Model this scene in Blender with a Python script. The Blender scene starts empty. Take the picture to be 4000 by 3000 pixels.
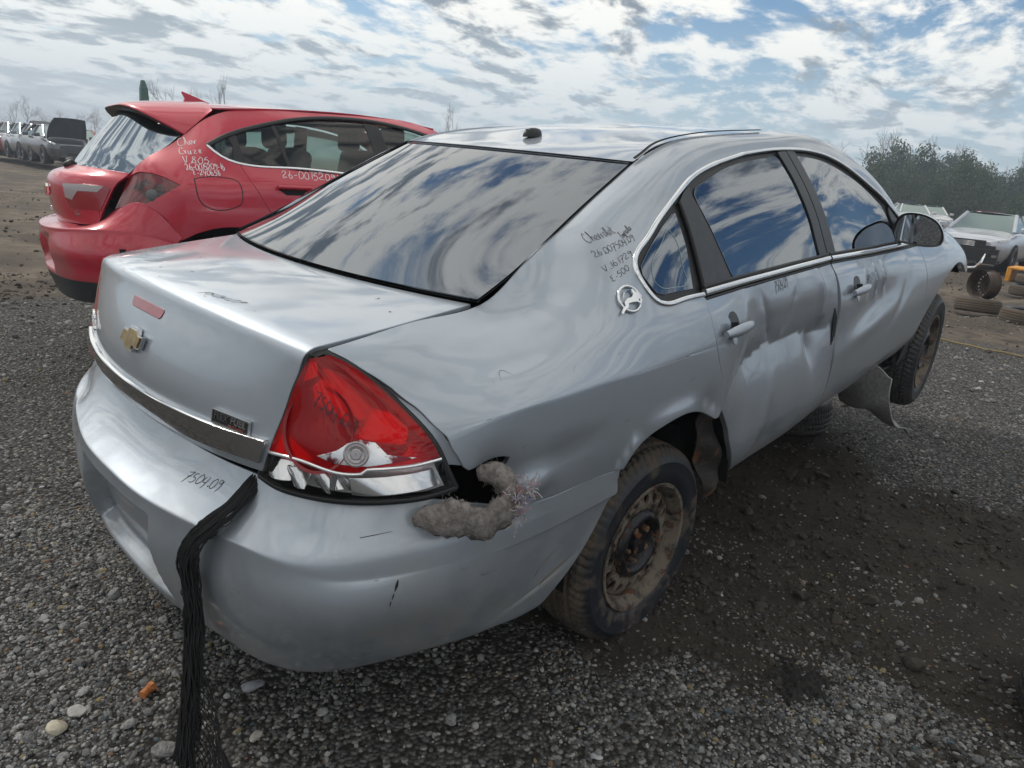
import bpy, bmesh, math, random
import numpy as np
from mathutils import Vector, Matrix, Quaternion
from mathutils.geometry import delaunay_2d_cdt

# ================================================================ camera, sky, sun, exposure
scene = bpy.context.scene
COL = scene.collection
random.seed(7); RNG = np.random.default_rng(7)
FPX = 2808.83                                   # focal length in pixels of a 4000 px wide picture
CAM_C = np.array([-1.71924, -1.88022, 1.63233])  # camera seen from the silver sedan's own axes
CAM_R = np.array([[.69688963, -.71652711, .03055718], [-.24143338, -.27451085, -.93078124], [.67531827, .64127427, -.36429733]])
UP = np.array([.09966, .02157, .99479]); UP /= np.linalg.norm(UP)      # true vertical in the sedan's axes: it stands nose up
HUB = np.array([0, -.82, .325])
P0 = HUB-UP*.325                                 # where the right rear tyre stands
WX = np.array([1., 0, 0])-UP*UP[0]; WX /= np.linalg.norm(WX); WY = np.cross(UP, WX)
W_R = np.stack([WX, WY, UP])                     # sedan axes -> world
def c2w(p): return (np.atleast_2d(p)-P0)@W_R.T
CARM = Matrix.Translation(Vector(-(W_R@P0)))@Matrix([list(r) for r in W_R]).to_4x4()

cd = bpy.data.cameras.new('camera'); cam = bpy.data.objects.new('camera', cd); COL.objects.link(cam)
cr = W_R@CAM_R.T                                 # columns: right, down, forward
cm = np.stack([cr[:, 0], -cr[:, 1], -cr[:, 2]], 1)
cam.matrix_world = Matrix.Translation(Vector(c2w(CAM_C)[0]))@Matrix([list(r) for r in cm]).to_4x4()
cd.sensor_width = 36; cd.lens = 36*FPX/4000; cd.clip_start = .05; cd.clip_end = 3000
scene.camera = cam
CW = c2w(CAM_C)[0]; FW = cr[:, 2]; RT = cr[:, 0]; DN = cr[:, 1]
def gray(px, py):                                # direction in the world through a point of the 4000x3000 picture
    d = RT*(px-2000)+DN*(py-1500)+FW*FPX; return d/np.linalg.norm(d)
AZ = math.atan2(FW[1], FW[0])                    # heading of the view
def polar(dist, deg, z=0.):                      # a place in the yard: metres away, degrees right of the view
    a = AZ-math.radians(deg); return np.array([CW[0]+dist*math.cos(a), CW[1]+dist*math.sin(a), z])

SUN_EL, SUN_AZ = math.radians(46), AZ+math.radians(62)
sd = bpy.data.lights.new('sun', 'SUN'); sun = bpy.data.objects.new('sun', sd); COL.objects.link(sun)
sd.energy = 1.1; sd.angle = math.radians(9); sd.color = (1, .95, .87)
SUNV = Vector((math.cos(SUN_EL)*math.cos(SUN_AZ), math.cos(SUN_EL)*math.sin(SUN_AZ), math.sin(SUN_EL)))
sun.rotation_euler = SUNV.to_track_quat('Z', 'Y').to_euler(); sun.location = SUNV*60

class NT:
    """small helper around a node tree"""
    def __init__(s, t): s.t = t
    def n(s, typ, **kw):
        nd = s.t.nodes.new(typ)
        for k, v in kw.items():
            if k[0] == 'i' and k[1:].isdigit(): k = int(k[1:])
            if isinstance(k, int) or k not in nd.bl_rna.properties:
                sk = nd.inputs[k] if isinstance(k, int) else nd.inputs[k.replace('_', ' ')]
                if hasattr(v, 'is_linked') or isinstance(v, bpy.types.NodeSocket): s.t.links.new(v, sk)
                else: sk.default_value = v
            else: setattr(nd, k, v)
        return nd
    def l(s, a, b): s.t.links.new(a, b)
    def m(s, op, a, b=0., c=0., clamp=False):
        nd = s.t.nodes.new('ShaderNodeMath'); nd.operation = op; nd.use_clamp = clamp
        for i, v in enumerate((a, b, c)):
            if isinstance(v, bpy.types.NodeSocket): s.l(v, nd.inputs[i])
            else: nd.inputs[i].default_value = v
        return nd.outputs[0]
    def vm(s, op, a, b=(0, 0, 0), sc=None):
        nd = s.t.nodes.new('ShaderNodeVectorMath'); nd.operation = op
        for i, v in enumerate((a, b)):
            if isinstance(v, bpy.types.NodeSocket): s.l(v, nd.inputs[i])
            else: nd.inputs[i].default_value = v
        if sc is not None:
            if isinstance(sc, bpy.types.NodeSocket): s.l(sc, nd.inputs['Scale'])
            else: nd.inputs['Scale'].default_value = sc
        return nd
    def step(s, v, a, b, lo=0., hi=1.):
        nd = s.t.nodes.new('ShaderNodeMapRange'); nd.interpolation_type = 'SMOOTHSTEP'
        s.l(v, nd.inputs[0])
        for i, x in enumerate((a, b, lo, hi)): nd.inputs[1+i].default_value = x
        return nd.outputs[0]
    def mix(s, f, a, b, mode='MIX'):
        nd = s.t.nodes.new('ShaderNodeMix'); nd.data_type = 'RGBA'; nd.blend_type = mode
        for k, v in ((0, f), (6, a), (7, b)):
            if isinstance(v, bpy.types.NodeSocket): s.l(v, nd.inputs[k])
            else: nd.inputs[k].default_value = (*v, 1) if isinstance(v, tuple) and len(v) == 3 else v
        return nd.outputs[2]
    def noise(s, vec, scale, detail=4, rough=.55, dist=0.):
        nd = s.t.nodes.new('ShaderNodeTexNoise')
        if vec is not None: s.l(vec, nd.inputs['Vector'])
        nd.inputs['Scale'].default_value = scale; nd.inputs['Detail'].default_value = detail
        nd.inputs['Roughness'].default_value = rough; nd.inputs['Distortion'].default_value = dist
        return nd.outputs['Fac']

world = bpy.data.worlds.new('World'); scene.world = world; world.use_nodes = True
wt = NT(world.node_tree); world.node_tree.nodes.clear()
sky = wt.n('ShaderNodeTexSky', sky_type='NISHITA', sun_disc=False, sun_elevation=SUN_EL, sun_rotation=math.pi/2-SUN_AZ, altitude=200., air_density=1., dust_density=1.2, ozone_density=1.4)
tc = wt.n('ShaderNodeTexCoord'); D = tc.outputs['Generated']
sp = wt.n('ShaderNodeSeparateXYZ', i0=D)
zz = wt.m('MAXIMUM', sp.outputs[2], 0.)
inv = wt.m('DIVIDE', 1., wt.m('ADD', zz, .17))
pl = wt.vm('SCALE', D, sc=inv).outputs[0]        # the cloud deck: a plane overhead
pl = wt.vm('MULTIPLY', pl, (1, 1, 0)).outputs[0]
rot = wt.n('ShaderNodeVectorRotate', rotation_type='Z_AXIS', i0=pl); rot.inputs['Angle'].default_value = -AZ+math.radians(-62)
pr = wt.vm('MULTIPLY', rot.outputs[0], (1.0, .72, 1)).outputs[0]
warp = wt.n('ShaderNodeTexNoise', i0=pr); warp.inputs['Scale'].default_value = 1.1; warp.inputs['Detail'].default_value = 2
wv = wt.vm('SCALE', wt.vm('SUBTRACT', warp.outputs['Color'], (.5, .5, .5)).outputs[0], sc=.4).outputs[0]
pw = wt.vm('ADD', pr, wv).outputs[0]
n1 = wt.noise(pw, 5.0, 7, .62, .1)
n2 = wt.noise(wt.vm('ADD', pr, (1.9, 4.1, 0)).outputs[0], 1.0, 2, .5)
n3 = wt.noise(wt.vm('ADD', pw, (.05, .05, .0)).outputs[0], 4.6, 5, .6, .1)
RV = Vector((math.cos(AZ-math.radians(70)), math.sin(AZ-math.radians(70)), 0))      # the cloud deck breaks up towards the right
clear = wt.step(wt.vm('DOT_PRODUCT', pl, tuple(RV)).outputs['Value'], -.2, 2.2)
big_ = wt.m('MULTIPLY', wt.m('SUBTRACT', n2, .5), .55)
cov = wt.m('SUBTRACT', wt.m('ADD', n1, big_), wt.m('MULTIPLY', clear, .13))
mask = wt.step(cov, .27, .45)
thick = wt.step(wt.m('SUBTRACT', wt.m('ADD', n3, wt.m('MULTIPLY', big_, .8)), wt.m('MULTIPLY', clear, .06)), .465, .60)
sdot = wt.vm('DOT_PRODUCT', D, tuple(SUNV)).outputs['Value']
glow = wt.m('POWER', wt.m('MAXIMUM', sdot, 0.), 4.)
bright = wt.m('ADD', .74, wt.m('MULTIPLY', glow, .22))
ccol = wt.mix(thick, (1.06, 1.04, .97), (.22, .262, .305))
ccol = wt.vm('SCALE', ccol, sc=wt.m('MULTIPLY', bright, 10.)).outputs[0]
hz = wt.step(zz, 0.0, .26, 1., 0.)
blue = wt.vm('MULTIPLY', sky.outputs[0], (.50, .67, .76)).outputs[0]
base = wt.mix(wt.m('MULTIPLY', mask, .95), blue, ccol)
hazc = wt.vm('SCALE', wt.mix(glow, (.52, .63, .72), (.84, .85, .82)), sc=7.4).outputs[0]
final = wt.mix(wt.m('MULTIPLY', hz, .78), base, hazc)
bg = wt.n('ShaderNodeBackground', i0=final, Strength=.1)
out = wt.n('ShaderNodeOutputWorld'); wt.l(bg.outputs[0], out.inputs[0])

scene.view_settings.view_transform = 'Standard'; scene.view_settings.look = 'None'
scene.view_settings.exposure = .58; scene.view_settings.gamma = 1.
scene.render.engine = 'CYCLES'
scene.cycles.transparent_max_bounces = 10; scene.cycles.max_bounces = 6; scene.cycles.diffuse_bounces = 3; scene.cycles.glossy_bounces = 4; scene.cycles.volume_bounces = 0
scene.render.resolution_x, scene.render.resolution_y = 1024, 768
# ---------------------------------------------------------------- spline surfaces
class Spl:
    """natural cubic spline as a linear operator: weights(x) @ data"""
    def __init__(s, k):
        k = np.asarray(k, float); n = len(k); h = np.diff(k)
        A = np.zeros((n, n)); B = np.zeros((n, n)); A[0, 0] = A[-1, -1] = 1
        for i in range(1, n-1):
            A[i, i-1] = h[i-1]; A[i, i] = 2*(h[i-1]+h[i]); A[i, i+1] = h[i]
            B[i, i-1] = 6/h[i-1]; B[i, i] = -6/h[i-1]-6/h[i]; B[i, i+1] = 6/h[i]
        s.k, s.n, s.M = k, n, np.linalg.solve(A, B)
    def w(s, x):
        x = np.atleast_1d(np.asarray(x, float)); k = s.k
        i = np.clip(np.searchsorted(k, x)-1, 0, s.n-2); h = k[i+1]-k[i]
        a = (k[i+1]-x)/h; b = (x-k[i])/h
        W = np.zeros((len(x), s.n)); r = np.arange(len(x))
        W[r, i] += a; W[r, i+1] += b
        W += ((a**3-a)*h*h/6)[:, None]*s.M[i] + ((b**3-b)*h*h/6)[:, None]*s.M[i+1]
        return W

class Surf:
    """tensor spline through a grid G[i][j] of 3D points; u over ku, v over kv"""
    def __init__(s, ku, kv, G):
        s.U, s.V, s.G = Spl(ku), Spl(kv), np.asarray(G, float)
    def P(s, u, v):
        return np.einsum('ni,nj,ijc->nc', s.U.w(u), s.V.w(v), s.G)
    def N(s, u, v, f=None, flip=1, e=1e-3):
        f = f or s.P; u = np.asarray(u, float); v = np.asarray(v, float)
        n = np.cross(f(u+e, v)-f(u-e, v), f(u, v+e)-f(u, v-e))
        return flip*n/np.maximum(np.linalg.norm(n, axis=1), 1e-12)[:, None]

def chain(pts, step):
    """resample a polyline (list of 2D/3D points) at about `step`"""
    P = np.asarray(pts, float); out = [P[0]]
    for a, b in zip(P[:-1], P[1:]):
        m = max(1, int(round(np.linalg.norm(b-a)/step)))
        out += [a+(b-a)*i/m for i in range(1, m+1)]
    return np.array(out)

def smooth_curve(pts, n, closed=False):
    """spline through points, n samples, chord-length knots"""
    P = np.asarray(pts, float)
    if closed:
        m = len(P); P = np.concatenate([P, P, P[:1]]); P = np.concatenate([P, P[1:m//2+1]]) if False else P
    d = np.concatenate([[0], np.cumsum(np.maximum(np.linalg.norm(np.diff(P, axis=0), axis=1), 1e-6))])
    if closed:
        a, b = d[m//2], d[m//2+m]
        return Spl(d).w(np.linspace(a, b, n+1)[:-1])@P
    return Spl(d).w(np.linspace(0, d[-1], n))@P

# ---------------------------------------------------------------- the silver sedan's side: stations x, rows (half width, height)
SX = [-.95, -.85, -.7, -.5, -.35, -.2, -.05, .1, .3, .55, .9, 1.3, 1.6, 1.85, 2.1, 2.3, 2.6, 2.9, 3.3, 3.6]
LOW = {  # rows 0-5 where the lower body is plain
 'm': [(.868,.43),(.897,.50),(.915,.60),(.925,.73),(.923,.82),(.913,.91)]}
SR = [
 [(.70,.38),(.76,.46),(.785,.56),(.79,.70),(.785,.78),(.765,.86),(.745,.93),(.73,.96),(.715,.99),(.70,1.02),(.69,1.045),(.675,1.07),(.66,1.095),(.64,1.12),(.617,1.139)],
 [(.78,.38),(.825,.46),(.842,.56),(.845,.70),(.838,.78),(.815,.88),(.79,.955),(.775,.985),(.757,1.012),(.742,1.035),(.725,1.058),(.705,1.083),(.685,1.105),(.655,1.13),(.62,1.1475)],
 [(.845,.39),(.875,.46),(.89,.57),(.89,.70),(.886,.80),(.876,.91),(.86,.985),(.845,1.008),(.815,1.034),(.785,1.055),(.755,1.076),(.725,1.096),(.695,1.114),(.662,1.134),(.62,1.156)],
 [(.88,.40),(.902,.47),(.913,.58),(.915,.72),(.913,.82),(.905,.93),(.893,.995),(.878,1.018),(.845,1.047),(.81,1.07),(.775,1.091),(.74,1.11),(.705,1.126),(.672,1.142),(.632,1.172)],
 [(.89,.41),(.91,.48),(.92,.58),(.922,.73),(.92,.83),(.912,.935),(.902,.993),(.888,1.02),(.858,1.056),(.825,1.088),(.785,1.115),(.74,1.14),(.69,1.165),(.65,1.20),(.615,1.247)],
 [(.895,.42),(.912,.49),(.922,.59),(.926,.73),(.925,.83),(.917,.93),(.907,.985),(.895,1.02),(.872,1.063),(.845,1.105),(.81,1.15),(.765,1.20),(.71,1.25),(.65,1.29),(.595,1.312)],
 [(.89,.425),(.91,.49),(.922,.59),(.926,.73),(.925,.83),(.917,.925),(.908,.98),(.898,1.018),(.878,1.065),(.847,1.118),(.80,1.195),(.75,1.27),(.69,1.33),(.63,1.365),(.577,1.378)],
 [(.885,.425),(.907,.495),(.92,.595),(.926,.73),(.925,.825),(.917,.92),(.908,.975),(.899,1.015),(.878,1.065),(.845,1.12),(.795,1.215),(.74,1.31),(.68,1.385),(.625,1.425),(.562,1.44)],
 [(.88,.425),(.903,.495),(.918,.595),(.926,.73),(.924,.82),(.915,.91),(.905,.965),(.895,1.01),(.873,1.06),(.842,1.117),(.79,1.225),(.735,1.33),(.672,1.425),(.62,1.485),(.555,1.513)],
 [(.868,.43),(.897,.50),(.915,.60),(.925,.73),(.923,.82),(.913,.91),(.903,.96),(.893,1.005),(.872,1.055),(.84,1.114),(.785,1.23),(.725,1.35),(.652,1.462),(.605,1.525),(.555,1.547)],
 [(.868,.43),(.897,.50),(.915,.60),(.925,.73),(.923,.82),(.913,.91),(.903,.96),(.892,1.002),(.870,1.053),(.84,1.109),(.782,1.24),(.715,1.37),(.634,1.494),(.60,1.538),(.555,1.556)],
 [(.868,.455),(.897,.52),(.915,.61),(.925,.73),(.923,.82),(.913,.91),(.903,.955),(.891,.995),(.868,1.045),(.838,1.097),(.782,1.23),(.717,1.36),(.636,1.487),(.60,1.538),(.555,1.554)],
 [(.868,.46),(.897,.525),(.915,.61),(.925,.73),(.923,.82),(.913,.90),(.903,.945),(.89,.985),(.867,1.03),(.838,1.077),(.785,1.19),(.73,1.30),(.668,1.417),(.62,1.49),(.56,1.516)],
 [(.868,.47),(.897,.53),(.915,.61),(.925,.73),(.923,.82),(.913,.89),(.903,.935),(.89,.975),(.866,1.02),(.839,1.066),(.80,1.14),(.765,1.22),(.727,1.295),(.68,1.385),(.61,1.425)],
 [(.868,.48),(.897,.54),(.915,.62),(.925,.73),(.923,.81),(.914,.88),(.904,.925),(.89,.965),(.866,1.01),(.84,1.056),(.825,1.09),(.81,1.125),(.79,1.165),(.75,1.22),(.69,1.25)],
 [(.868,.485),(.897,.545),(.915,.62),(.925,.73),(.925,.81),(.917,.88),(.906,.925),(.89,.962),(.867,1.003),(.842,1.043),(.83,1.057),(.81,1.072),(.78,1.087),(.74,1.102),(.70,1.112)],
 [(.87,.49),(.897,.55),(.915,.63),(.927,.73),(.93,.82),(.923,.89),(.91,.93),(.897,.96),(.875,.995),(.845,1.03),(.82,1.047),(.79,1.06),(.76,1.073),(.73,1.085),(.70,1.093)],
 [(.865,.49),(.892,.55),(.91,.63),(.92,.72),(.922,.80),(.914,.865),(.902,.905),(.887,.935),(.865,.968),(.835,1.0),(.81,1.018),(.78,1.033),(.75,1.046),(.72,1.057),(.69,1.065)],
 [(.83,.48),(.855,.54),(.87,.61),(.878,.68),(.876,.75),(.865,.81),(.85,.845),(.835,.872),(.81,.90),(.785,.925),(.765,.945),(.74,.962),(.71,.978),(.68,.99),(.65,1.0)],
 [(.72,.46),(.745,.52),(.76,.58),(.765,.64),(.76,.70),(.745,.75),(.73,.785),(.715,.81),(.695,.835),(.675,.86),(.655,.88),(.635,.895),(.61,.91),(.585,.92),(.56,.93)],
]
NR = 15
for _x, _r in zip(SX, SR):                      # tighten the crease along the quarter panel, fading out in the doors
    _k = min(1., max(0., (.5-_x)/.5)) if _x > -.75 else .5
    _a, _b, _c = _r[5], _r[6], _r[7]
    _r[5] = tuple(b+(a-b)*(1-.62*_k) for a, b in zip(_a, _b)); _r[7] = tuple(b+(c-b)*(1-.5*_k) for c, b in zip(_c, _b))
SIDE = Surf(SX, list(range(NR)), [[(x, -h, z) for h, z in row] for x, row in zip(SX, SR)])
_tx = np.linspace(0, NR-1, 281)
def z2t(x, z):
    """row parameter of height z on the section at x"""
    x = np.atleast_1d(np.asarray(x, float)); z = np.atleast_1d(np.asarray(z, float)); out = np.empty(len(x))
    for i in range(len(x)):
        zz = SIDE.P(np.full(281, x[i]), _tx)[:, 2]
        out[i] = np.interp(z[i], np.maximum.accumulate(zz), _tx)
    return out
# ---------------------------------------------------------------- objects
def link(o, parent=None):
    COL.objects.link(o)
    if parent is not None: o.parent = parent
    return o
def tag(o, label=None, cat=None, group=None, kind=None):
    if label: o['label'] = label
    if cat: o['category'] = cat
    if group: o['group'] = group
    if kind: o['kind'] = kind
    return o
def empty(name, loc=(0, 0, 0), rz=0., M=None):
    o = bpy.data.objects.new(name, None); link(o); o.empty_display_size = .2
    if M is not None: o.matrix_world = M
    else: o.location = loc; o.rotation_euler = (0, 0, rz)
    return o
def mesh(name, V, F, mat, parent=None, smooth=True, normals=None, mats=None, fm=None, sharp=None):
    me = bpy.data.meshes.new(name)
    V = np.asarray(V, float); me.from_pydata(V.tolist(), [], [tuple(int(i) for i in f) for f in F])
    for m in (mats or [mat]): me.materials.append(m)
    if fm is not None: me.polygons.foreach_set('material_index', np.asarray(fm, np.int32))
    if smooth: me.polygons.foreach_set('use_smooth', np.ones(len(me.polygons), bool))
    if normals is not None: me.normals_split_custom_set_from_vertices([tuple(n) for n in normals])
    elif sharp is not None and smooth: me.set_sharp_from_angle(angle=math.radians(sharp))
    me.update()
    return link(bpy.data.objects.new(name, me), parent)
class MB:
    """collects simple shapes into one mesh"""
    def __init__(s): s.V, s.F, s.fm = [], [], []; s.mi = 0
    def add(s, V, F):
        o = len(s.V); s.V += [tuple(v) for v in V]; s.F += [tuple(i+o for i in f) for f in F]; s.fm += [s.mi]*len(F); return s
    def box(s, c, d, M=None):
        c, d = np.array(c, float), np.array(d, float)/2
        V = np.array([[x, y, z] for x in (-1, 1) for y in (-1, 1) for z in (-1, 1)])*d
        if M is not None: V = V@np.array(M).T
        return s.add(V+c, [(0, 1, 3, 2), (4, 6, 7, 5), (0, 4, 5, 1), (2, 3, 7, 6), (0, 2, 6, 4), (1, 5, 7, 3)])
    def tube(s, pts, r, n=8, cap=True):
        P = np.asarray(pts, float); m = len(P); r = np.broadcast_to(r, (m,))
        T = np.gradient(P, axis=0); T /= np.maximum(np.linalg.norm(T, axis=1), 1e-9)[:, None]
        a = np.array([0, 0, 1.]) if abs(T[0, 2]) < .9 else np.array([1., 0, 0]); V = []
        u = np.cross(T[0], a); u /= np.linalg.norm(u)
        for i in range(m):
            u = u-T[i]*(u@T[i]); u /= max(np.linalg.norm(u), 1e-9); w = np.cross(T[i], u)
            for k in range(n):
                t = 2*math.pi*k/n; V.append(P[i]+r[i]*(u*math.cos(t)+w*math.sin(t)))
        F = [(i*n+k, i*n+(k+1) % n, (i+1)*n+(k+1) % n, (i+1)*n+k) for i in range(m-1) for k in range(n)]
        if cap: F += [tuple(range(n-1, -1, -1)), tuple((m-1)*n+k for k in range(n))]
        return s.add(V, F)
    def lathe(s, prof, n=48, axis='y', c=(0, 0, 0), ang=2*math.pi):
        """prof: list of (radius, along)"""
        V, m = [], len(prof); full = abs(ang-2*math.pi) < 1e-6; nn = n if full else n+1
        for k in range(nn):
            t = ang*k/n
            for r, a in prof:
                p = {'y': (r*math.cos(t), a, r*math.sin(t)), 'z': (r*math.cos(t), r*math.sin(t), a), 'x': (a, r*math.cos(t), r*math.sin(t))}[axis]
                V.append(np.array(p)+c)
        F = [(k*m+j, ((k+1) % nn)*m+j, ((k+1) % nn)*m+j+1, k*m+j+1) for k in range(n) for j in range(m-1)]
        return s.add(V, F)
    def grid(s, P):
        P = np.asarray(P, float); a, b = P.shape[:2]
        return s.add(P.reshape(-1, 3), [(i*b+j, (i+1)*b+j, (i+1)*b+j+1, i*b+j+1) for i in range(a-1) for j in range(b-1)])
    def extr(s, poly, d):
        """closed polygon (3D points) extruded by vector d"""
        P = np.asarray(poly, float); n = len(P)
        return s.add(np.concatenate([P, P+np.asarray(d, float)]), [tuple(range(n-1, -1, -1)), tuple(range(n, 2*n))]+[(i, (i+1) % n, n+(i+1) % n, n+i) for i in range(n)])
    def build(s, name, mat, parent=None, smooth=True, sharp=35, mats=None):
        return mesh(name, s.V, s.F, mat, parent, smooth, None, mats, s.fm if mats else None, sharp)
def bevel(o, w=.004, seg=2):
    m = o.modifiers.new('bevel', 'BEVEL'); m.width = w; m.segments = seg; m.limit_method = 'ANGLE'; return o
def mirror_part(o, name=None):
    """the same part on the other flank"""
    me = o.data.copy(); c = bpy.data.objects.new(name or o.name, me); link(c, o.parent)
    n = len(me.vertices); co = np.empty(n*3); me.vertices.foreach_get('co', co); co = co.reshape(-1, 3); co[:, 1] *= -1
    has = me.has_custom_normals
    if has:
        nn = np.zeros(len(me.loops)*3); me.corner_normals.foreach_get('vector', nn); nn = nn.reshape(-1, 3)
        vi = np.empty(len(me.loops), np.int32); me.loops.foreach_get('vertex_index', vi)
        vn = np.zeros((n, 3)); vn[vi] = nn; vn[:, 1] *= -1
    me.vertices.foreach_set('co', co.ravel()); me.flip_normals()
    if has: me.normals_split_custom_set_from_vertices([tuple(v) for v in vn])
    me.update(); return c

def inpoly(P, poly):
    x, y = P[:, 0], P[:, 1]; r = np.zeros(len(P), bool); q = np.roll(poly, -1, 0)
    for (x1, y1), (x2, y2) in zip(poly, q):
        c = (y1 > y) != (y2 > y)
        if c.any(): r ^= c & (x < (x2-x1)*(y-y1)/((y2-y1) if y2 != y1 else 1e-12)+x1)
    return r
def segdist(P, poly):
    d = np.full(len(P), 1e9); q = np.roll(poly, -1, 0)
    for a, b in zip(poly, q):
        ab = b-a; L = max(ab@ab, 1e-12); t = np.clip(((P-a)@ab)/L, 0, 1); d = np.minimum(d, np.linalg.norm(P-(a+t[:, None]*ab), axis=1))
    return d
def trim(name, poly, f, mat, parent, step=.02, flange=.014, flip=1, e=1e-3, back=None, dense=None, sc=(1., 1.)):
    """a sheet-metal panel: the piece of surface f(u,v) inside `poly` (u,v), with an edge flange"""
    sc = np.array(sc); poly = np.asarray(poly, float)
    B = chain(np.vstack([poly, poly[:1]])*sc, step*.8)[:-1]
    lo, hi = B.min(0), B.max(0); st = step
    gx, gy = np.meshgrid(np.arange(lo[0]+st/2, hi[0], st), np.arange(lo[1]+st/2, hi[1], st), indexing='ij')
    gx = gx+(np.arange(gx.shape[1]) % 2)*st*.5
    I = np.stack([gx.ravel(), gy.ravel()], 1)
    if dense is not None:
        a, b, c2, d2, s2 = dense
        hx, hy = np.meshgrid(np.arange(a, c2, s2), np.arange(b, d2, s2), indexing='ij'); H = np.stack([hx.ravel(), hy.ravel()], 1)*1.0
        I = np.vstack([I[~((I[:, 0] > a) & (I[:, 0] < c2) & (I[:, 1] > b) & (I[:, 1] < d2))], H])
    I = I[inpoly(I, B)]; I = I[segdist(I, B) > st*.35] if dense is None else I[segdist(I, B) > min(st, dense[4])*.35]
    A = np.vstack([B, I]); n = len(B)
    r = delaunay_2d_cdt([Vector(p) for p in A], [(i, (i+1) % n) for i in range(n)], [], 1, 1e-7)
    A = np.array([tuple(v) for v in r[0]]); F = [tuple(t) for t in r[2]]
    U = A/sc
    V = f(U[:, 0], U[:, 1])
    def nrm(u, v):
        n_ = np.cross(f(u+e, v)-f(u-e, v), f(u, v+e)-f(u, v-e)); return flip*n_/np.maximum(np.linalg.norm(n_, axis=1), 1e-12)[:, None]
    N = nrm(U[:, 0], U[:, 1])
    # orient the faces to the normals
    T = np.array(F); fn = np.cross(V[T[:, 1]]-V[T[:, 0]], V[T[:, 2]]-V[T[:, 0]]); s_ = (fn*N[T[:, 0]]).sum(1) < 0
    T[s_] = T[s_][:, ::-1]
    F = T.tolist(); VV, NN = [V], [N]
    if flange:
        Ub = B/sc; b = f(Ub[:, 0], Ub[:, 1]); nb = nrm(Ub[:, 0], Ub[:, 1]); tg = np.roll(b, -1, 0)-np.roll(b, 1, 0)
        o = np.cross(tg, nb); o /= np.maximum(np.linalg.norm(o, axis=1), 1e-9)[:, None]
        area = ((B[:, 0]*np.roll(B[:, 1], -1)-np.roll(B[:, 0], -1)*B[:, 1]).sum())
        if area*flip < 0: o = -o
        rr = min(.0025, flange/3)          # a small round, then straight in
        k = len(V); m = len(b)
        rings = [(b, nb), (b+o*rr*.7-nb*rr*.3, (nb+o)/1.414), (b+o*rr-nb*rr, o), (b+o*rr-nb*flange, o)]
        for P_, N_ in rings: VV.append(P_); NN.append(N_)
        for q in range(3):
            for i in range(m):
                j = (i+1) % m; quad = [k+q*m+i, k+q*m+j, k+(q+1)*m+j, k+(q+1)*m+i]
                F.append(quad if area*flip < 0 else quad[::-1])
    return mesh(name, np.vstack(VV), F, mat, parent, True, np.vstack(NN))
def ribbon(name, P, N, w, h, mat, parent, closed=False, lift=0., prof=None, W=None):
    """a moulding of width w and height h along points P on a surface with normals N"""
    P, N = np.asarray(P, float), np.asarray(N, float); m = len(P)
    T = (np.roll(P, -1, 0)-np.roll(P, 1, 0)) if closed else np.gradient(P, axis=0)
    S = np.cross(T, N); S /= np.maximum(np.linalg.norm(S, axis=1), 1e-9)[:, None]
    prof = prof or [(-.5, -.6), (-.5, .35), (-.36, .8), (-.12, 1), (.12, 1), (.36, .8), (.5, .35), (.5, -.6)]
    ww = np.broadcast_to(W if W is not None else w, (m,))
    V = np.stack([P+S*(a*ww)[:, None]+N*(b*h+lift) for a, b in prof], 1); k = len(prof)
    F = []
    for i in range(m if closed else m-1):
        for j in range(k-1): F.append((i*k+j, i*k+j+1, ((i+1) % m)*k+j+1, ((i+1) % m)*k+j))
    if not closed: F += [tuple(range(k)), tuple((m-1)*k+j for j in range(k-1, -1, -1))]
    o = mesh(name, V.reshape(-1, 3), F, mat, parent, True, None, sharp=50); return o

# ---------------------------------------------------------------- materials
MATS = {}
def pmat(name, col=(.5, .5, .5), rough=.5, metal=0., coat=0., cr=.03, ior=1.5, spec=.5, var=0., vscale=8., bump=0., bscale=60., alpha=1., col2=None, c2scale=4., c2lo=.5, c2hi=.6, tr=0., sheen=0.):
    m = bpy.data.materials.new(name); m.use_nodes = True; t = NT(m.node_tree); m.node_tree.nodes.clear()
    p = t.n('ShaderNodeBsdfPrincipled'); o = t.n('ShaderNodeOutputMaterial'); t.l(p.outputs[0], o.inputs[0])
    p.inputs['Base Color'].default_value = (*col, 1); p.inputs['Roughness'].default_value = rough; p.inputs['Metallic'].default_value = metal
    p.inputs['Coat Weight'].default_value = coat; p.inputs['Coat Roughness'].default_value = cr; p.inputs['IOR'].default_value = ior
    p.inputs['Specular IOR Level'].default_value = spec; p.inputs['Transmission Weight'].default_value = tr
    tcn = t.n('ShaderNodeTexCoord').outputs['Object']; c = None
    if col2 is not None:
        c = t.mix(t.step(t.noise(tcn, c2scale, 6, .65), c2lo, c2hi), col, col2)
    if var:
        n_ = t.noise(tcn, vscale, 5, .6); c = t.mix(1., c if c is not None else col, t.vm('SCALE', (1, 1, 1), sc=t.step(n_, .25, .75, 1-var, 1+var)).outputs[0], 'MULTIPLY')
    if c is not None: t.l(c, p.inputs['Base Color'])
    if bump:
        b = t.n('ShaderNodeBump', Strength=bump, Distance=.01, Height=t.noise(tcn, bscale, 5, .6)); t.l(b.outputs[0], p.inputs['Normal'])
    MATS[name] = m; m['_p'] = p.name; return m
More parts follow.
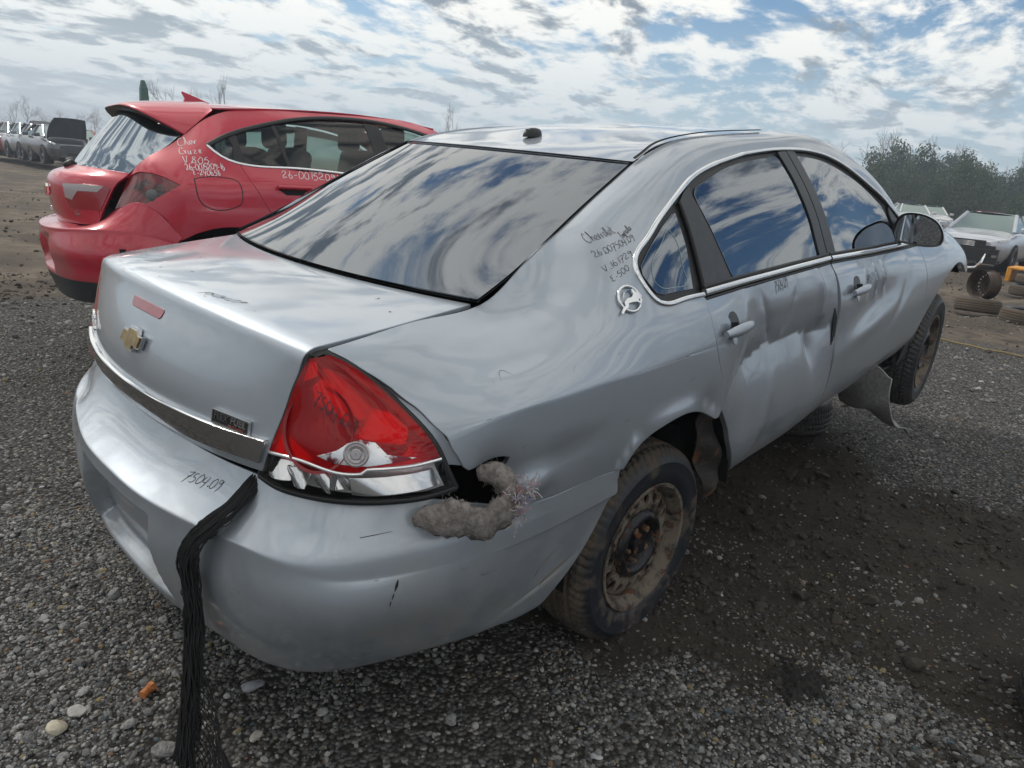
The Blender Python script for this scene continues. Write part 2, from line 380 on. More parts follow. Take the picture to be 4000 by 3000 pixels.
def glassmat(name, tint, refl=1., ior=1.5, rough=.0):
    """tinted pane: mirror by Fresnel over a see-through tint"""
    m = bpy.data.materials.new(name); m.use_nodes = True; t = NT(m.node_tree); m.node_tree.nodes.clear()
    fr = t.n('ShaderNodeFresnel', IOR=ior).outputs[0]
    tr = t.n('ShaderNodeBsdfTransparent'); tr.inputs[0].default_value = (*tint, 1)
    gl = t.n('ShaderNodeBsdfGlossy'); gl.inputs['Roughness'].default_value = rough; gl.inputs[0].default_value = (refl, refl, refl, 1)
    mx = t.n('ShaderNodeMixShader', i0=fr, i1=tr.outputs[0], i2=gl.outputs[0]); o = t.n('ShaderNodeOutputMaterial'); t.l(mx.outputs[0], o.inputs[0])
    return m

def paintmat(name, col, metal, rough, dirt=(.20, .17, .13), dirt_amt=.35, flake=.03, orange=.0, cior=1.75):
    m = bpy.data.materials.new(name); m.use_nodes = True; t = NT(m.node_tree); m.node_tree.nodes.clear()
    p = t.n('ShaderNodeBsdfPrincipled'); o = t.n('ShaderNodeOutputMaterial'); t.l(p.outputs[0], o.inputs[0])
    tcn = t.n('ShaderNodeTexCoord').outputs['Object']; z = t.n('ShaderNodeSeparateXYZ', i0=tcn).outputs[2]
    fl = t.noise(tcn, 900., 2, .5); c = t.mix(t.step(fl, .3, .7), tuple(x*(1-flake) for x in col), tuple(min(1, x*(1+flake)) for x in col))
    # road film: blotchy everywhere, thicker low on the body where the road throws it up
    d1 = t.noise(tcn, 5., 7, .65); d2 = t.noise(tcn, 38., 4, .6)
    low = t.step(z, .85, .40); amt = t.m('MULTIPLY', t.m('ADD', t.m('MULTIPLY', t.step(d1, .45, .75), .22), t.m('MULTIPLY', low, t.step(d1, .32, .7))), dirt_amt)
    spk = t.step(t.noise(tcn, 210., 2, .5), .70, .76); amt = t.m('ADD', amt, t.m('MULTIPLY', t.m('MULTIPLY', spk, t.step(d2, .5, .7)), .35), clamp=True)
    c = t.mix(amt, c, dirt); t.l(c, p.inputs['Base Color'])
    t.l(t.m('MULTIPLY', metal, t.m('SUBTRACT', 1., t.m('MULTIPLY', amt, .9))), p.inputs['Metallic'])
    t.l(t.m('ADD', rough, t.m('MULTIPLY', amt, .35)), p.inputs['Roughness'])
    t.l(t.m('SUBTRACT', 1., amt, clamp=True), p.inputs['Coat Weight']); t.l(t.m('ADD', .025, t.m('MULTIPLY', t.step(d1, .3, .75), .10)), p.inputs['Coat Roughness'])
    p.inputs['Coat IOR'].default_value = cior
    if orange:
        b = t.n('ShaderNodeBump', Strength=orange, Distance=.01, Height=t.noise(tcn, 160., 2, .5)); t.l(b.outputs[0], p.inputs['Normal'])
    return m
SILVER = paintmat('silver_paint', (.40, .442, .495), .8, .49, cior=1.6, dirt_amt=.55)
RED = paintmat('red_paint', (.50, .007, .034), .1, .38, dirt_amt=.3, cior=1.5)
BLACK = pmat('black_plastic', (.012, .012, .013), .45, var=.3)
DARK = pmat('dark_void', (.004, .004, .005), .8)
TRIM = pmat('grey_trim', (.030, .033, .038), .40, var=.2, vscale=30)
RUBBER = pmat('rubber_seal', (.010, .011, .012), .5)
CHROME = pmat('chrome', (.80, .81, .82), .08, 1.)
GLASS = pmat('film_glass', (.20, .222, .25), .0, 1.)
GLASS_R = pmat('mirror_film_glass', (.19, .205, .225), .0, 1.)
INK = pmat('marker_ink', (.012, .012, .016), .4)
# ================================================================ the silver sedan
CAR = empty('silver_sedan', M=CARM)
tag(CAR, 'silver four-door sedan with crushed right doors and a red tail light, nose propped up', 'car')
SC = (1., .075)
def XT(pts): p = np.array(pts, float); return np.stack([p[:, 0], z2t(p[:, 0], p[:, 1])], 1)
def side_n(x, t): return SIDE.N(x, t, flip=1)     # points outwards (right)
def side_off(d):
    def f(x, t):
        return SIDE.P(x, t)+side_n(x, t)*d
    return f
SEAM_C = [(.186, 1.119), (.183, 1.087), (.184, 1.025), (.202, .932), (.234, .855), (.254, .784), (.258, .747)]
SEAM_B = [(1.142, 1.093), (1.16, 1.058), (1.17, .981), (1.177, .87), (1.171, .777), (1.174, .666), (1.186, .45)]
SEAM_F = [(2.255, 1.045), (2.266, 1.0), (2.279, .92), (2.298, .77), (2.289, .66), (2.256, .50)]
BELT = [(-.029, 1.127), (.06, 1.122), (.187, 1.119), (.435, 1.116), (.817, 1.110), (1.145, 1.103), (1.605, 1.076), (1.95, 1.061), (2.25, 1.05)]
DLO_C = [(-.029, 1.127), (-.053, 1.138), (-.069, 1.156), (-.086, 1.193), (-.089, 1.215), (-.083, 1.234), (-.073, 1.246)]
DLO_T = [(-.006, 1.283), (.065, 1.32), (.213, 1.386), (.339, 1.433), (.519, 1.468), (.712, 1.490), (.913, 1.499), (1.105, 1.498), (1.357, 1.478), (1.591, 1.423), (1.823, 1.328), (1.95, 1.258), (2.06, 1.18), (2.16, 1.115), (2.235, 1.062)]
ARCH = [(-.279, .738), (-.238, .775), (-.192, .797), (-.111, .809), (-.033, .813), (.025, .811), (.088, .797), (.158, .765), (.205, .738)]
TL_OUT = [(-.945, 1.135), (-.917, 1.112), (-.889, 1.085), (-.865, 1.06), (-.843, 1.03), (-.825, 1.005), (-.81, .977), (-.793, .934), (-.775, .888)]
TORN = [(-.765, .879), (-.741, .882), (-.725, .892), (-.70, .895), (-.68, .893), (-.663, .886), (-.669, .868), (-.681, .85), (-.684, .83), (-.672, .80), (-.655, .772), (-.625, .757)]
def sm(pts, n): return smooth_curve(pts, n).tolist()
uni = TORN+[(-.592, .757), (-.508, .753), (-.414, .749)]+sm(ARCH, 24)+[(.235, .735)]+sm(SEAM_C[::-1], 22)[1:]
uni = XT(uni+[(.12, 1.1205)]+sm(DLO_C, 22)+sm([(-.073, 1.246)]+DLO_T, 70)[1:]+[(2.255, 1.052)]).tolist()
uni += [(2.262, 14.)]+[(x, 14.) for x in np.arange(2.2, -.94, -.06)]+[(-.95, 14.)]
uni += XT(TL_OUT).tolist()
_AR = smooth_curve(ARCH, 60)
def quarter_disp(x, z):
    # buckle around the torn corner and a shallow fold running forward from it
    d = .020*np.exp(-(((x+.70)/.06)**2+((z-.845)/.05)**2))
    d -= .012*np.exp(-(((x+.60)/.05)**2+((z-.80)/.03)**2))
    d += .004*np.exp(-((x+.52)/.16)**2-((z-.86-.1*(x+.5))/.02)**2)
    d += .010*np.exp(-((x-.17)/.06)**2-((z-.78)/.06)**2)
    ad = np.min(np.hypot(x[:, None]-_AR[:, 0], z[:, None]-_AR[:, 1]), 1)      # the rolled lip round the wheel opening
    return d-.007*np.exp(-(ad/.026)**4)
def bent(disp, off=0.):
    def f(x, t):
        P = SIDE.P(x, t); return P-side_n(x, t)*(disp(P[:, 0], P[:, 2])-off)[:, None]
    return f
quarter = trim('body_side', uni, bent(quarter_disp), SILVER, CAR, step=.022, flange=.016, flip=1, sc=SC)

# --- rear door: struck from the side, a horizontal fold with the upper skin pushed in
FOLD = np.array([(.18, .70), (.27, .754), (.367, .822), (.471, .856), (.64, .877), (.83, .868), (1.077, .845), (1.25, .85)])
def rear_dent(x, z):
    zf = np.interp(x, FOLD[:, 0], FOLD[:, 1]); zf = zf+.006*np.sin(x*23)
    D = .060*np.clip((x-.21)/.26, 0, 1)**1.2*np.clip((1.21-x)/.16, 0, 1)**.7
    a = (z-zf)/(1.085-.012*np.sin(x*9)-zf)
    up = np.clip(1-a, 0, 1)**1.15
    low = np.clip(1-(zf-z)/.30, 0, 1)**1.3
    # soft corner at the fold
    k = .009; s = 1/(1+np.exp(-np.clip((z-zf)/k*3, -40, 40)))
    d = D*(s*up+(1-s)*low)
    # a second, softer fold higher up and the ridge beside the front edge
    r = np.abs((x-1.03)+(z-1.0)*.28); d -= .014*np.exp(-np.abs(r/.030)**1.4)*np.clip((z-.86)/.05, 0, 1)*np.clip((1.09-z)/.05, 0, 1)
    d += .020*np.exp(-np.abs((x-1.0+.25*(z-.79))/.04)**1.5-((z-.78)/.075)**2)            # pocket low by the front edge
    d += .012*np.exp(-((x-.50)/.05)**2-((z-1.02)/.06)**2)-.006*np.exp(-((x-.41)/.03)**2-((z-1.0)/.08)**2)
    d += .009*np.exp(-np.abs(((x-.62)+(z-.95)*.55)/.022)**1.3)*np.clip((z-.88)/.05, 0, 1)*np.clip((1.09-z)/.06, 0, 1)
    d += .008*np.exp(-np.abs(((x-.78)-(z-.95)*.3)/.022)**1.3)*np.clip((z-.88)/.05, 0, 1)*np.clip((1.09-z)/.06, 0, 1)
    d += .006*np.exp(-((x-.42)/.10)**2-((z-.62)/.09)**2)-.004*np.exp(-((x-.60-(z-.6)*.4)/.04)**2)*np.clip((.80-z)/.1, 0, 1)
    d += .010*np.clip((z-1.03)/.06, 0, 1)*np.exp(-((x-1.045)/.02)**2)
    return d*np.clip((z-.44)/.05, 0, 1)
def front_dent(x, z):
    # a wide shallow hollow with a raised lens inside it, small creases under the belt
    e = ((x-1.62)/.34)**2+((z-.86-.10*(x-1.6))/.10)**2
    d = .024*np.exp(-e)
    e2 = ((x-1.55)/.30)**2+((z-.775-.16*(x-1.55))/.045)**2
    d -= .012*np.exp(-e2)
    for cx, w, a in ((1.50, .018, .012), (1.62, .014, .020), (1.68, .010, -.014), (1.58, .010, -.013), (1.72, .012, .012)):
        d += a*np.exp(-np.abs(((x-cx)+(z-.97)*.25)/w)**1.4-((z-.965)/.05)**2)
    d += .010*np.exp(-((x-1.20)/.05)**2-((z-.80)/.10)**2)
    d += .006*np.exp(-(((x-1.78)-.25*np.sin((z-.7)*6))/.05)**2-((z-.84)/.12)**2)
    return d
RD = [(.264, .747), (.309, .699), (.351, .646), (.398, .558), (.44, .49), (.485, .436), (.596, .43), (.811, .43), (1.05, .432), (1.18, .447)]
rd = sm([(x+.006, z) for x, z in SEAM_C], 24)[:-1]+RD+[(x-.003, z) for x, z in sm(SEAM_B[::-1], 24)[1:]]
rd = [p for p in rd if p[1] < 1.10]; rd += [(1.13, 1.092), (.817, 1.098), (.435, 1.104), (.19, 1.107)]
rdoor = trim('rear_door', XT(rd), bent(rear_dent), SILVER, CAR, step=.011, flange=.018, sc=SC)
fd = [(x+.005, z) for x, z in sm(SEAM_B, 24) if z < 1.088]+[(1.2, .452), (1.5, .452), (1.9, .462), (2.2, .478)]+[(x-.003, z) for x, z in sm(SEAM_F[::-1], 20) if z < 1.04]+[(2.235, 1.040), (1.95, 1.049), (1.605, 1.064), (1.16, 1.090)]
fdoor = trim('front_door', XT(fd), bent(front_dent), SILVER, CAR, step=.013, flange=.018, sc=SC)
FARCH = [(2.33, .52), (2.38, .66), (2.46, .745), (2.58, .83), (2.7, .87), (2.83, .885), (2.97, .865), (3.1, .80), (3.2, .70), (3.24, .55)]
fe = [(x+.004, z) for x, z in sm(SEAM_F, 20)]+[(2.29, .49)]+sm(FARCH[:8], 26)+[(3.14, .79), (3.4, .77), (3.595, .74)]
fe = XT(fe).tolist()+[(3.595, 14.)]+[(x, 14.) for x in np.arange(3.5, 2.27, -.08)]
fender = trim('front_fender', fe, lambda x, t: SIDE.P(x, t), SILVER, CAR, step=.03, flange=.016, sc=SC)
def follow(pts, off=0., disp=None):
    q = XT(pts); P = SIDE.P(q[:, 0], q[:, 1]); n = side_n(q[:, 0], q[:, 1]); return P+n*off, n
for nm, s in (('seam_backing', SEAM_C), ('seam_backing', SEAM_B), ('seam_backing', SEAM_F)):  # black strips added behind the door gaps so no light leaks through
    P, n = follow(sm(s, 26), -.022); ribbon(nm, P, n, .05, .004, RUBBER, CAR)
# --- window band: black frame, panes flush in it, bright mouldings round it
band = XT(sm(DLO_C, 18)+sm([(-.073, 1.246)]+DLO_T, 60)[1:]+[(x, z-.004) for x, z in BELT[::-1]][:-1])
trim('window_frame', band, side_off(-.010), BLACK, CAR, step=.04, flange=.01, sc=SC)
QW = [(.150, 1.142), (.0, 1.148), (-.030, 1.157), (-.045, 1.178), (-.060, 1.205), (-.055, 1.226), (.02, 1.272), (.10, 1.314), (.165, 1.342), (.185, 1.345), (.178, 1.25)]
trim('quarter_window', XT(QW), side_off(-.006), GLASS, CAR, step=.03, flange=.004, sc=SC)
SAIL = [(.202, 1.130), (.385, 1.128), (.375, 1.15), (.345, 1.24), (.315, 1.33), (.30, 1.385), (.305, 1.408), (.262, 1.392), (.225, 1.37), (.222, 1.25)]
trim('door_sail_panel', XT(SAIL), side_off(-.001), TRIM, CAR, step=.03, flange=.008, sc=SC)
RW = [(.40, 1.132), (.80, 1.127), (1.055, 1.121), (1.05, 1.20), (1.01, 1.38), (.975, 1.474), (.90, 1.476), (.71, 1.467), (.52, 1.444), (.38, 1.413), (.325, 1.392), (.335, 1.32), (.365, 1.23)]
trim('rear_door_window', XT(sm(RW[6:]+RW[:1], 30)+sm(RW[:3], 10)[1:]+sm(RW[2:7], 16)[1:-1]), side_off(-.005), GLASS, CAR, step=.04, flange=.004, sc=SC)
PB = [(1.065, 1.118), (1.132, 1.114), (1.115, 1.25), (1.085, 1.38), (1.052, 1.492), (.985, 1.49), (1.02, 1.40), (1.055, 1.25)]
trim('pillar_cover', XT(PB), side_off(.001), TRIM, CAR, step=.03, flange=.008, sc=SC)
PF = [(1.142, 1.113), (1.22, 1.110), (1.205, 1.22), (1.165, 1.36), (1.125, 1.49), (1.062, 1.493), (1.095, 1.38), (1.125, 1.25)]
trim('pillar_cover', XT(PF), side_off(.001), TRIM, CAR, step=.03, flange=.008, sc=SC)
FWN = sm([(1.232, 1.111), (1.22, 1.2), (1.18, 1.35), (1.14, 1.472)], 14)+sm([(1.15, 1.475), (1.36, 1.452), (1.58, 1.394), (1.78, 1.315), (1.90, 1.24)], 20)+sm([(1.905, 1.23), (1.95, 1.15), (1.975, 1.085)], 8)+[(1.6, 1.095)]
trim('front_door_window', XT(FWN), side_off(-.005), GLASS, CAR, step=.04, flange=.004, sc=SC)
trim('mirror_sail', XT([(2.0, 1.085), (2.19, 1.073), (2.06, 1.155), (1.965, 1.235), (1.955, 1.20)]), side_off(.0), TRIM, CAR, step=.04, flange=.008, sc=SC)
loop = sm(BELT[3:][::-1]+BELT[:3][::-1]+DLO_C[1:]+DLO_T, 170)
loop = sm([(.186, 1.1185), (.06, 1.122)]+DLO_C+DLO_T[:5], 70); P, n = follow(loop, .001); ribbon('window_moulding', P, n, .016, .006, CHROME, CAR)
P, n = follow(sm(DLO_T[5:], 50), .001); ribbon('window_moulding', P, n, .013, .006, CHROME, CAR)
P, n = follow(sm(DLO_T[4:6], 8), .001); ribbon('window_moulding', P, n, .014, .006, CHROME, CAR)
for a, b in ((.192, 1.136), (1.149, 2.25)):
    xs = np.linspace(a, b, 40); zs = np.interp(xs, [p[0] for p in BELT], [p[1] for p in BELT])
    P, n = follow(np.stack([xs, zs+.003], 1), .002); ribbon('belt_moulding', P, n, .022, .010, CHROME, CAR)
    P, n = follow(np.stack([xs, zs+.0185], 1), .0); ribbon('belt_seal', P, n, .012, .008, RUBBER, CAR)
    P, n = follow(np.stack([xs, zs-.0135], 1), -.002); ribbon('belt_seal', P, n, .010, .004, RUBBER, CAR)
P, n = follow(sm([(.203, 1.128), (.213, 1.25), (.222, 1.372)], 12), -.002); ribbon('window_seal', P, n, .012, .006, RUBBER, CAR)

# --- roof, backlight, boot lid
def cross(rows, pw=2.1, cols=(-1, -.85, -.6, -.3, 0, .3, .6, .85, 1)):
    """rows of (centre x, centre z, edge x, edge half width, edge z)"""
    G = []
    for u in cols:
        a = abs(u)**pw; G.append([(xc+(xe-xc)*a, -he*u, zc+(ze-zc)*a) for xc, zc, xe, he, ze in rows])
    return Surf(cols, list(range(len(rows))), G)
ROOF = cross([(.075, 1.486, .186, .549, 1.473), (.17, 1.501, .24, .548, 1.494), (.32, 1.517, .34, .547, 1.523), (.6, 1.548, .6, .546, 1.545), (.9, 1.562, .9, .546, 1.550), (1.2, 1.562, 1.2, .546, 1.548), (1.5, 1.545, 1.5, .55, 1.520), (1.72, 1.515, 1.70, .57, 1.470)], 2.3)
for _u, _col in zip(ROOF.U.k, ROOF.G): _col[:, 2] -= (.022*max(0., -_u)**2.0)*np.clip(np.arange(8)/1.5, 0, 1)    # the roof sags a little on its left
G1 = cross([(-.652, 1.184, -.535, .631, 1.1735), (-.49, 1.262, -.37, .6155, 1.2345), (-.30, 1.345, -.18, .592, 1.320), (-.10, 1.425, .02, .5695, 1.406), (.070, 1.484, .184, .551, 1.472)], 2.0)
LID = cross([(-.660, 1.181, -.545, .612, 1.166), (-.80, 1.190, -.74, .611, 1.157), (-.93, 1.191, -.88, .607, 1.150), (-1.0, 1.188, -.955, .601, 1.146), (-1.036, 1.183, -.977, .598, 1.143), (-1.058, 1.175, -.992, .597, 1.136), (-1.069, 1.162, -1.001, .594, 1.124),
             (-1.084, 1.13, -1.009, .590, 1.10), (-1.125, 1.05, -1.032, .575, 1.03), (-1.151, .965, -1.06, .557, .955), (-1.150, .90, -1.077, .545, .91), (-1.138, .848, -1.085, .532, .867)], 2.1)
def box_poly(u0, u1, v0, v1, nu=14, nv=20, r=0.):
    return [(u, v0) for u in np.linspace(u0, u1, nu)]+[(u1, v) for v in np.linspace(v0, v1, nv)[1:]]+[(u, v1) for u in np.linspace(u1, u0, nu)[1:]]+[(u0, v) for v in np.linspace(v1, v0, nv)[1:-1]]
trim('roof', box_poly(-1, 1, 0, 7), ROOF.P, SILVER, CAR, step=.035, flange=.004, flip=-1, sc=(.55, .23))
trim('rear_window', box_poly(-.997, .997, .02, 3.97), G1.P, GLASS_R, CAR, step=.04, flange=.006, flip=-1, sc=(.6, .18))
def rim_strip(S, us, vs, name, w, h, mat, off=0., flip=-1):
    u, v = np.array(us, float), np.array(vs, float); return ribbon(name, S.P(u, v)+S.N(u, v, flip=flip)*off, S.N(u, v, flip=flip), w, h, mat, CAR)
rim_strip(G1, np.linspace(-1, 1, 40), np.full(40, .02), 'window_seal', .010, .003, RUBBER)
rim_strip(G1, np.linspace(-1, 1, 40), np.full(40, 3.985), 'window_seal', .004, .001, RUBBER)
for s in (-1, 1):
    rim_strip(G1, np.full(30, s*1.0), np.linspace(0, 4, 30), 'window_seal', .006, .002, RUBBER, -.004)
    if s > 0: rim_strip(ROOF, np.full(40, s*1.008), np.linspace(0, 4.3, 40), 'roof_ditch_moulding', .010, .002, BLACK, -.015)
# printed edge and heater bus lines on the glass
WIRE = pmat('heater_line', (.30, .42, .44), .4)
for us_, vs_ in ((np.full(24, .90), np.linspace(.35, 3.7, 24)), (np.linspace(-.90, .90, 30), np.full(30, .36)), (np.full(24, -.90), np.linspace(.35, 3.7, 24))):
    rim_strip(G1, us_, vs_, 'heater_line', .0022, .0004, WIRE, .0003)
q = XT(sm([(.135, 1.165), (.13, 1.20), (.135, 1.285), (.115, 1.305), (.09, 1.29), (-.02, 1.205), (-.022, 1.185), (.0, 1.165), (.06, 1.158), (.115, 1.157), (.135, 1.168)], 50)); ribbon('tint_edge', SIDE.P(*q.T)-side_n(*q.T)*.0052, side_n(*q.T), .0018, .0003, WIRE, CAR)
lid = trim('boot_lid', box_poly(-1, 1, 0, 11, 24, 60), LID.P, SILVER, CAR, step=.018, flange=.02, flip=-1, sc=(.6, .07))
def lid_off(d):
    def f(u, v): return LID.P(u, v)+LID.N(u, v, flip=-1)*d
    return f
DCHROME = pmat('dark_chrome', (.50, .50, .51), .07, 1.)
strip = [(u, 9.36) for u in np.linspace(-.985, .985, 30)]+[(u, 10.48) for u in np.linspace(.985, -.985, 30)]
trim('chrome_strip', strip, lid_off(.010), DCHROME, lid, step=.02, flange=.011, flip=-1, sc=(.6, .07))
us = np.linspace(-.985, .985, 50); rim_strip(LID, us, np.full(50, 9.33), 'strip_edge', .007, .014, CHROME).parent = lid
LENS3 = pmat('faded_red_lens', (.33, .085, .10), .25, coat=.6)
ch = [(-.150, 6.93), (.150, 6.93), (.162, 6.99), (.155, 7.20), (.14, 7.26), (-.14, 7.26), (-.155, 7.20), (-.162, 6.99)]
trim('high_brake_light', ch, lid_off(.002), LENS3, lid, step=.012, flange=.006, flip=-1, sc=(.6, .07))
trim('brake_light_rim', [(u*1.03, 7.095+(v-7.095)*1.13) for u, v in ch], lid_off(.0008), RUBBER, lid, step=.012, flange=0, flip=-1, sc=(.6, .07))
# gaps round the lid
for s in (-1, 1):
    u = np.full(40, s*1.012); v = np.linspace(0, 11, 40); rim_strip(LID, u, v, 'lid_gutter', .022, .004, RUBBER, -.014)

# --- bumper
BT = [(-1.115, 0, .826), (-1.108, .2, .826), (-1.09, .4, .832), (-1.073, .53, .838), (-1.052, .60, .825), (-1.02, .685, .826), (-.96, .747, .826), (-.87, .797, .824), (-.775, .853, .80), (-.60, .904, .752), (-.42, .917, .745), (-.283, .923, .732)]
BC = [(-1.243, 0, .72), (-1.235, .2, .72), (-1.195, .41, .72), (-1.157, .56, .72), (-1.118, .68, .72), (-1.062, .762, .72), (-.98, .816, .72), (-.883, .86, .72), (-.775, .889, .71), (-.60, .912, .70), (-.425, .922, .70), (-.296, .925, .70)]
BF = [(-1.262, 0, .60), (-1.255, .2, .60), (-1.218, .41, .60), (-1.18, .57, .60), (-1.142, .69, .60), (-1.083, .775, .60), (-.995, .832, .60), (-.885, .873, .60), (-.775, .896, .60), (-.615, .912, .60), (-.47, .920, .60), (-.365, .920, .60)]
BB = [(-1.205, 0, .385), (-1.198, .2, .385), (-1.165, .40, .385), (-1.14, .53, .383), (-1.09, .63, .38), (-1.022, .69, .38), (-.935, .735, .38), (-.845, .775, .383), (-.76, .815, .388), (-.68, .845, .395), (-.61, .868, .402), (-.56, .88, .41)]
def bump_grid():
    G = []
    Fp = np.array(BF); tg = np.gradient(Fp, axis=0); o = np.stack([tg[:, 1]*-1, tg[:, 0]*1, 0*tg[:, 0]], 1); o /= np.linalg.norm(o, axis=1)[:, None]
    o[o[:, 0]*0+o[:, 1] < -1] *= -1
    for i in range(12):
        T, C_, F_, B_ = (np.array(a[i], float) for a in (BT, BC, BF, BB)); n = np.array([-abs(o[i][0]), abs(o[i][1]), 0]); dz = np.array([0, 0, 1.])
        k = max(0, 1-i/5.)        # the shelf is deepest in the middle
        kc = min(1., max(0., 1-(i-3)/2.5))
        rows = [T, T*.72+C_*.28-dz*.022*k, T*.38+C_*.62-dz*.018*k, T*(.05+.06*(1-kc))+C_*(.95-.06*(1-kc)), C_+n*.003-dz*.005*(1+5*(1-kc)), C_*.62+F_*.38+n*.002, F_, F_*.55+B_*.45+n*.016, F_*.18+B_*.82+n*.014, B_, B_-n*.06-dz*.01]
        G.append(rows)
    H = np.array(G); R_ = H.copy(); R_[..., 1] *= -1            # right half
    return np.concatenate([R_[::-1], H[1:]], 0)
BG = bump_grid(); _d = np.concatenate([[0], np.cumsum(np.linalg.norm(np.diff(BG[:, 6], axis=0), axis=1))]); BU = _d-_d[11]
BUMP = Surf(BU, list(range(11)), BG)
def sst(x, a, b): t = np.clip((x-a)/(b-a), 0, 1); return t*t*(3-2*t)
def bump_f(u, v):
    P = BUMP.P(u, v); n = BUMP.N(u, v, flip=1); y, z = P[:, 1], P[:, 2]
    # number-plate pocket: upright sides, a ledge below
    w = .235+.04*np.clip((.62-z)/.2, 0, 1)
    m = sst(w-np.abs(y), 0, .018)*sst(.685-z, 0, .03)*sst(z, .435, .47)
    ledge = .055*np.clip((z-.43)/.05, 0, 1)
    P = P+np.stack([m*np.minimum(.055, ledge+.0), 0*m, 0*m], 1)
    # scuffed dent on the left top and a soft push-in on the right corner
    d = .020*np.exp(-((y-.60)/.10)**2-((z-.745)/.03)**2)+.006*np.exp(-((P[:, 0]+.95)/.12)**2-((z-.52)/.07)**2)*(y < 0)
    d = d+.006*np.exp(-((P[:, 0]+.70)/.05)**2-((z-.47)/.05)**2)*(y < 0)
    return P-n*d[:, None]
_n = BUMP.N(np.array([0.]), np.array([6.]))[0]; BFLIP = 1 if _n[0] < 0 else -1
bumper = trim('rear_bumper', box_poly(BU[0], BU[-1], 0, 10, 90, 40), bump_f, SILVER, CAR, step=.013, flange=.012, flip=BFLIP, sc=(1., .055), dense=(-.34, .20, .34, .48, .0055))
# torn lip under the lamp, hanging loose
# --- left flank: the same panels, straight
def lf(f): return lambda u, v: f(u, v)*np.array([1, -1, 1.])
uni_l = XT([(-.745, .80), (-.68, .757), (-.592, .757), (-.508, .753), (-.414, .749)]+sm(ARCH, 16)+[(.235, .735)]+sm(SEAM_C[::-1], 14)[1:]+[(.12, 1.1205)]+sm(DLO_C, 14)+sm([(-.073, 1.246)]+DLO_T, 40)[1:]+[(2.255, 1.052)]).tolist()+[(2.262, 14.)]+[(x, 14.) for x in np.arange(2.2, -.94, -.1)]+[(-.95, 14.)]+XT(TL_OUT).tolist()
for nm, po, of, mt in (('body_side', uni_l, 0., SILVER), ('rear_door', XT(rd), 0., SILVER), ('front_door', XT(fd), 0., SILVER), ('front_fender', fe, 0., SILVER), ('window_frame', band, -.010, BLACK),
                       ('quarter_window', XT(QW), -.006, GLASS), ('rear_door_window', XT(RW), -.005, GLASS), ('front_door_window', XT(FWN), -.005, GLASS), ('pillar_cover', XT(PB), .001, TRIM), ('pillar_cover', XT(PF), .001, TRIM)):
    def sag(f):
        def g(u, v): P = f(u, v)*np.array([1, -1, 1.]); P[:, 2] -= .022*sst(P[:, 2], 1.25, 1.5)*sst(P[:, 0], .15, .4); return P
        return g
    trim(nm, po, sag(side_off(of)), mt, CAR, step=.06, flange=.014, flip=-1, sc=SC)
# windscreen, bonnet, nose
WS = cross([(1.73, 1.522, 1.71, .57, 1.483), (1.95, 1.425, 1.92, .61, 1.385), (2.25, 1.27, 2.2, .67, 1.215), (2.5, 1.13, 2.36, .70, 1.105)], 2.2)
trim('windscreen', box_poly(-.99, .99, 0, 3), WS.P, GLASS, CAR, step=.08, flange=.004, flip=-1, sc=(.6, .3))
HD = cross([(2.50, 1.135, 2.36, .695, 1.11), (2.8, 1.135, 2.7, .695, 1.083), (3.2, 1.08, 3.1, .66, 1.035), (3.55, 1.0, 3.45, .6, .965), (3.68, .94, 3.58, .55, .93)], 2.2)
trim('bonnet', box_poly(-.99, .99, 0, 4), HD.P, SILVER, CAR, step=.08, flange=.02, flip=-1, sc=(.6, .3))
b = MB(); b.box((3.45, 0, .78), (.08, 1.1, .30)); b.build('radiator_support', DARK, CAR)
# black boxes added under the skin to block light through the body
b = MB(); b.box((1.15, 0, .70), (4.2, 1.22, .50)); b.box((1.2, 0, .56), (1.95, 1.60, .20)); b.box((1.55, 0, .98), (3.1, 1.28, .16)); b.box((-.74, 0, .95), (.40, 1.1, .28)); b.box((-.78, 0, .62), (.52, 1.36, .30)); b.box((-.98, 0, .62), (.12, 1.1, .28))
b.build('dark_body_box', DARK, CAR)
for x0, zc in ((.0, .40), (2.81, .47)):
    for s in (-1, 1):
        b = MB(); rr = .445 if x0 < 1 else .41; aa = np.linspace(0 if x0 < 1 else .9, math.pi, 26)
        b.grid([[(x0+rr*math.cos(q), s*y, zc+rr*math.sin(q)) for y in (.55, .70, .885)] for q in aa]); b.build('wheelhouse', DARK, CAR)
TORNM = pmat('torn_rusty_steel', (.035, .032, .030), .6, .3, col2=(.16, .07, .03), c2scale=9, c2lo=.52, c2hi=.62, bump=.6, bscale=40)
# torn dog-leg in front of the rear wheel
ol = np.array([(.163, .762), (.205, .742), (.252, .742), (.285, .70), (.335, .64), (.378, .56), (.42, .49), (.47, .435), (.425, .408), (.40, .420), (.36, .395), (.325, .368), (.305, .46), (.262, .54), (.228, .62), (.198, .68), (.168, .72)])
def dog(x, z): return np.stack([x, -.862+.014*np.sin((x-.2)*27)*np.clip((.75-z)*4, 0, 1)+.008*np.sin(z*41+x*19)-.05*np.clip((z-.62)*6, 0, 1)+.0*x, z], 1)
trim('torn_rocker', ol, dog, TORNM, CAR, step=.014, flange=.004, flip=1)
lipw = np.array([(-.83, .775), (-.70, .772), (-.655, .79), (-.665, .81), (-.72, .815), (-.78, .822), (-.84, .81)])
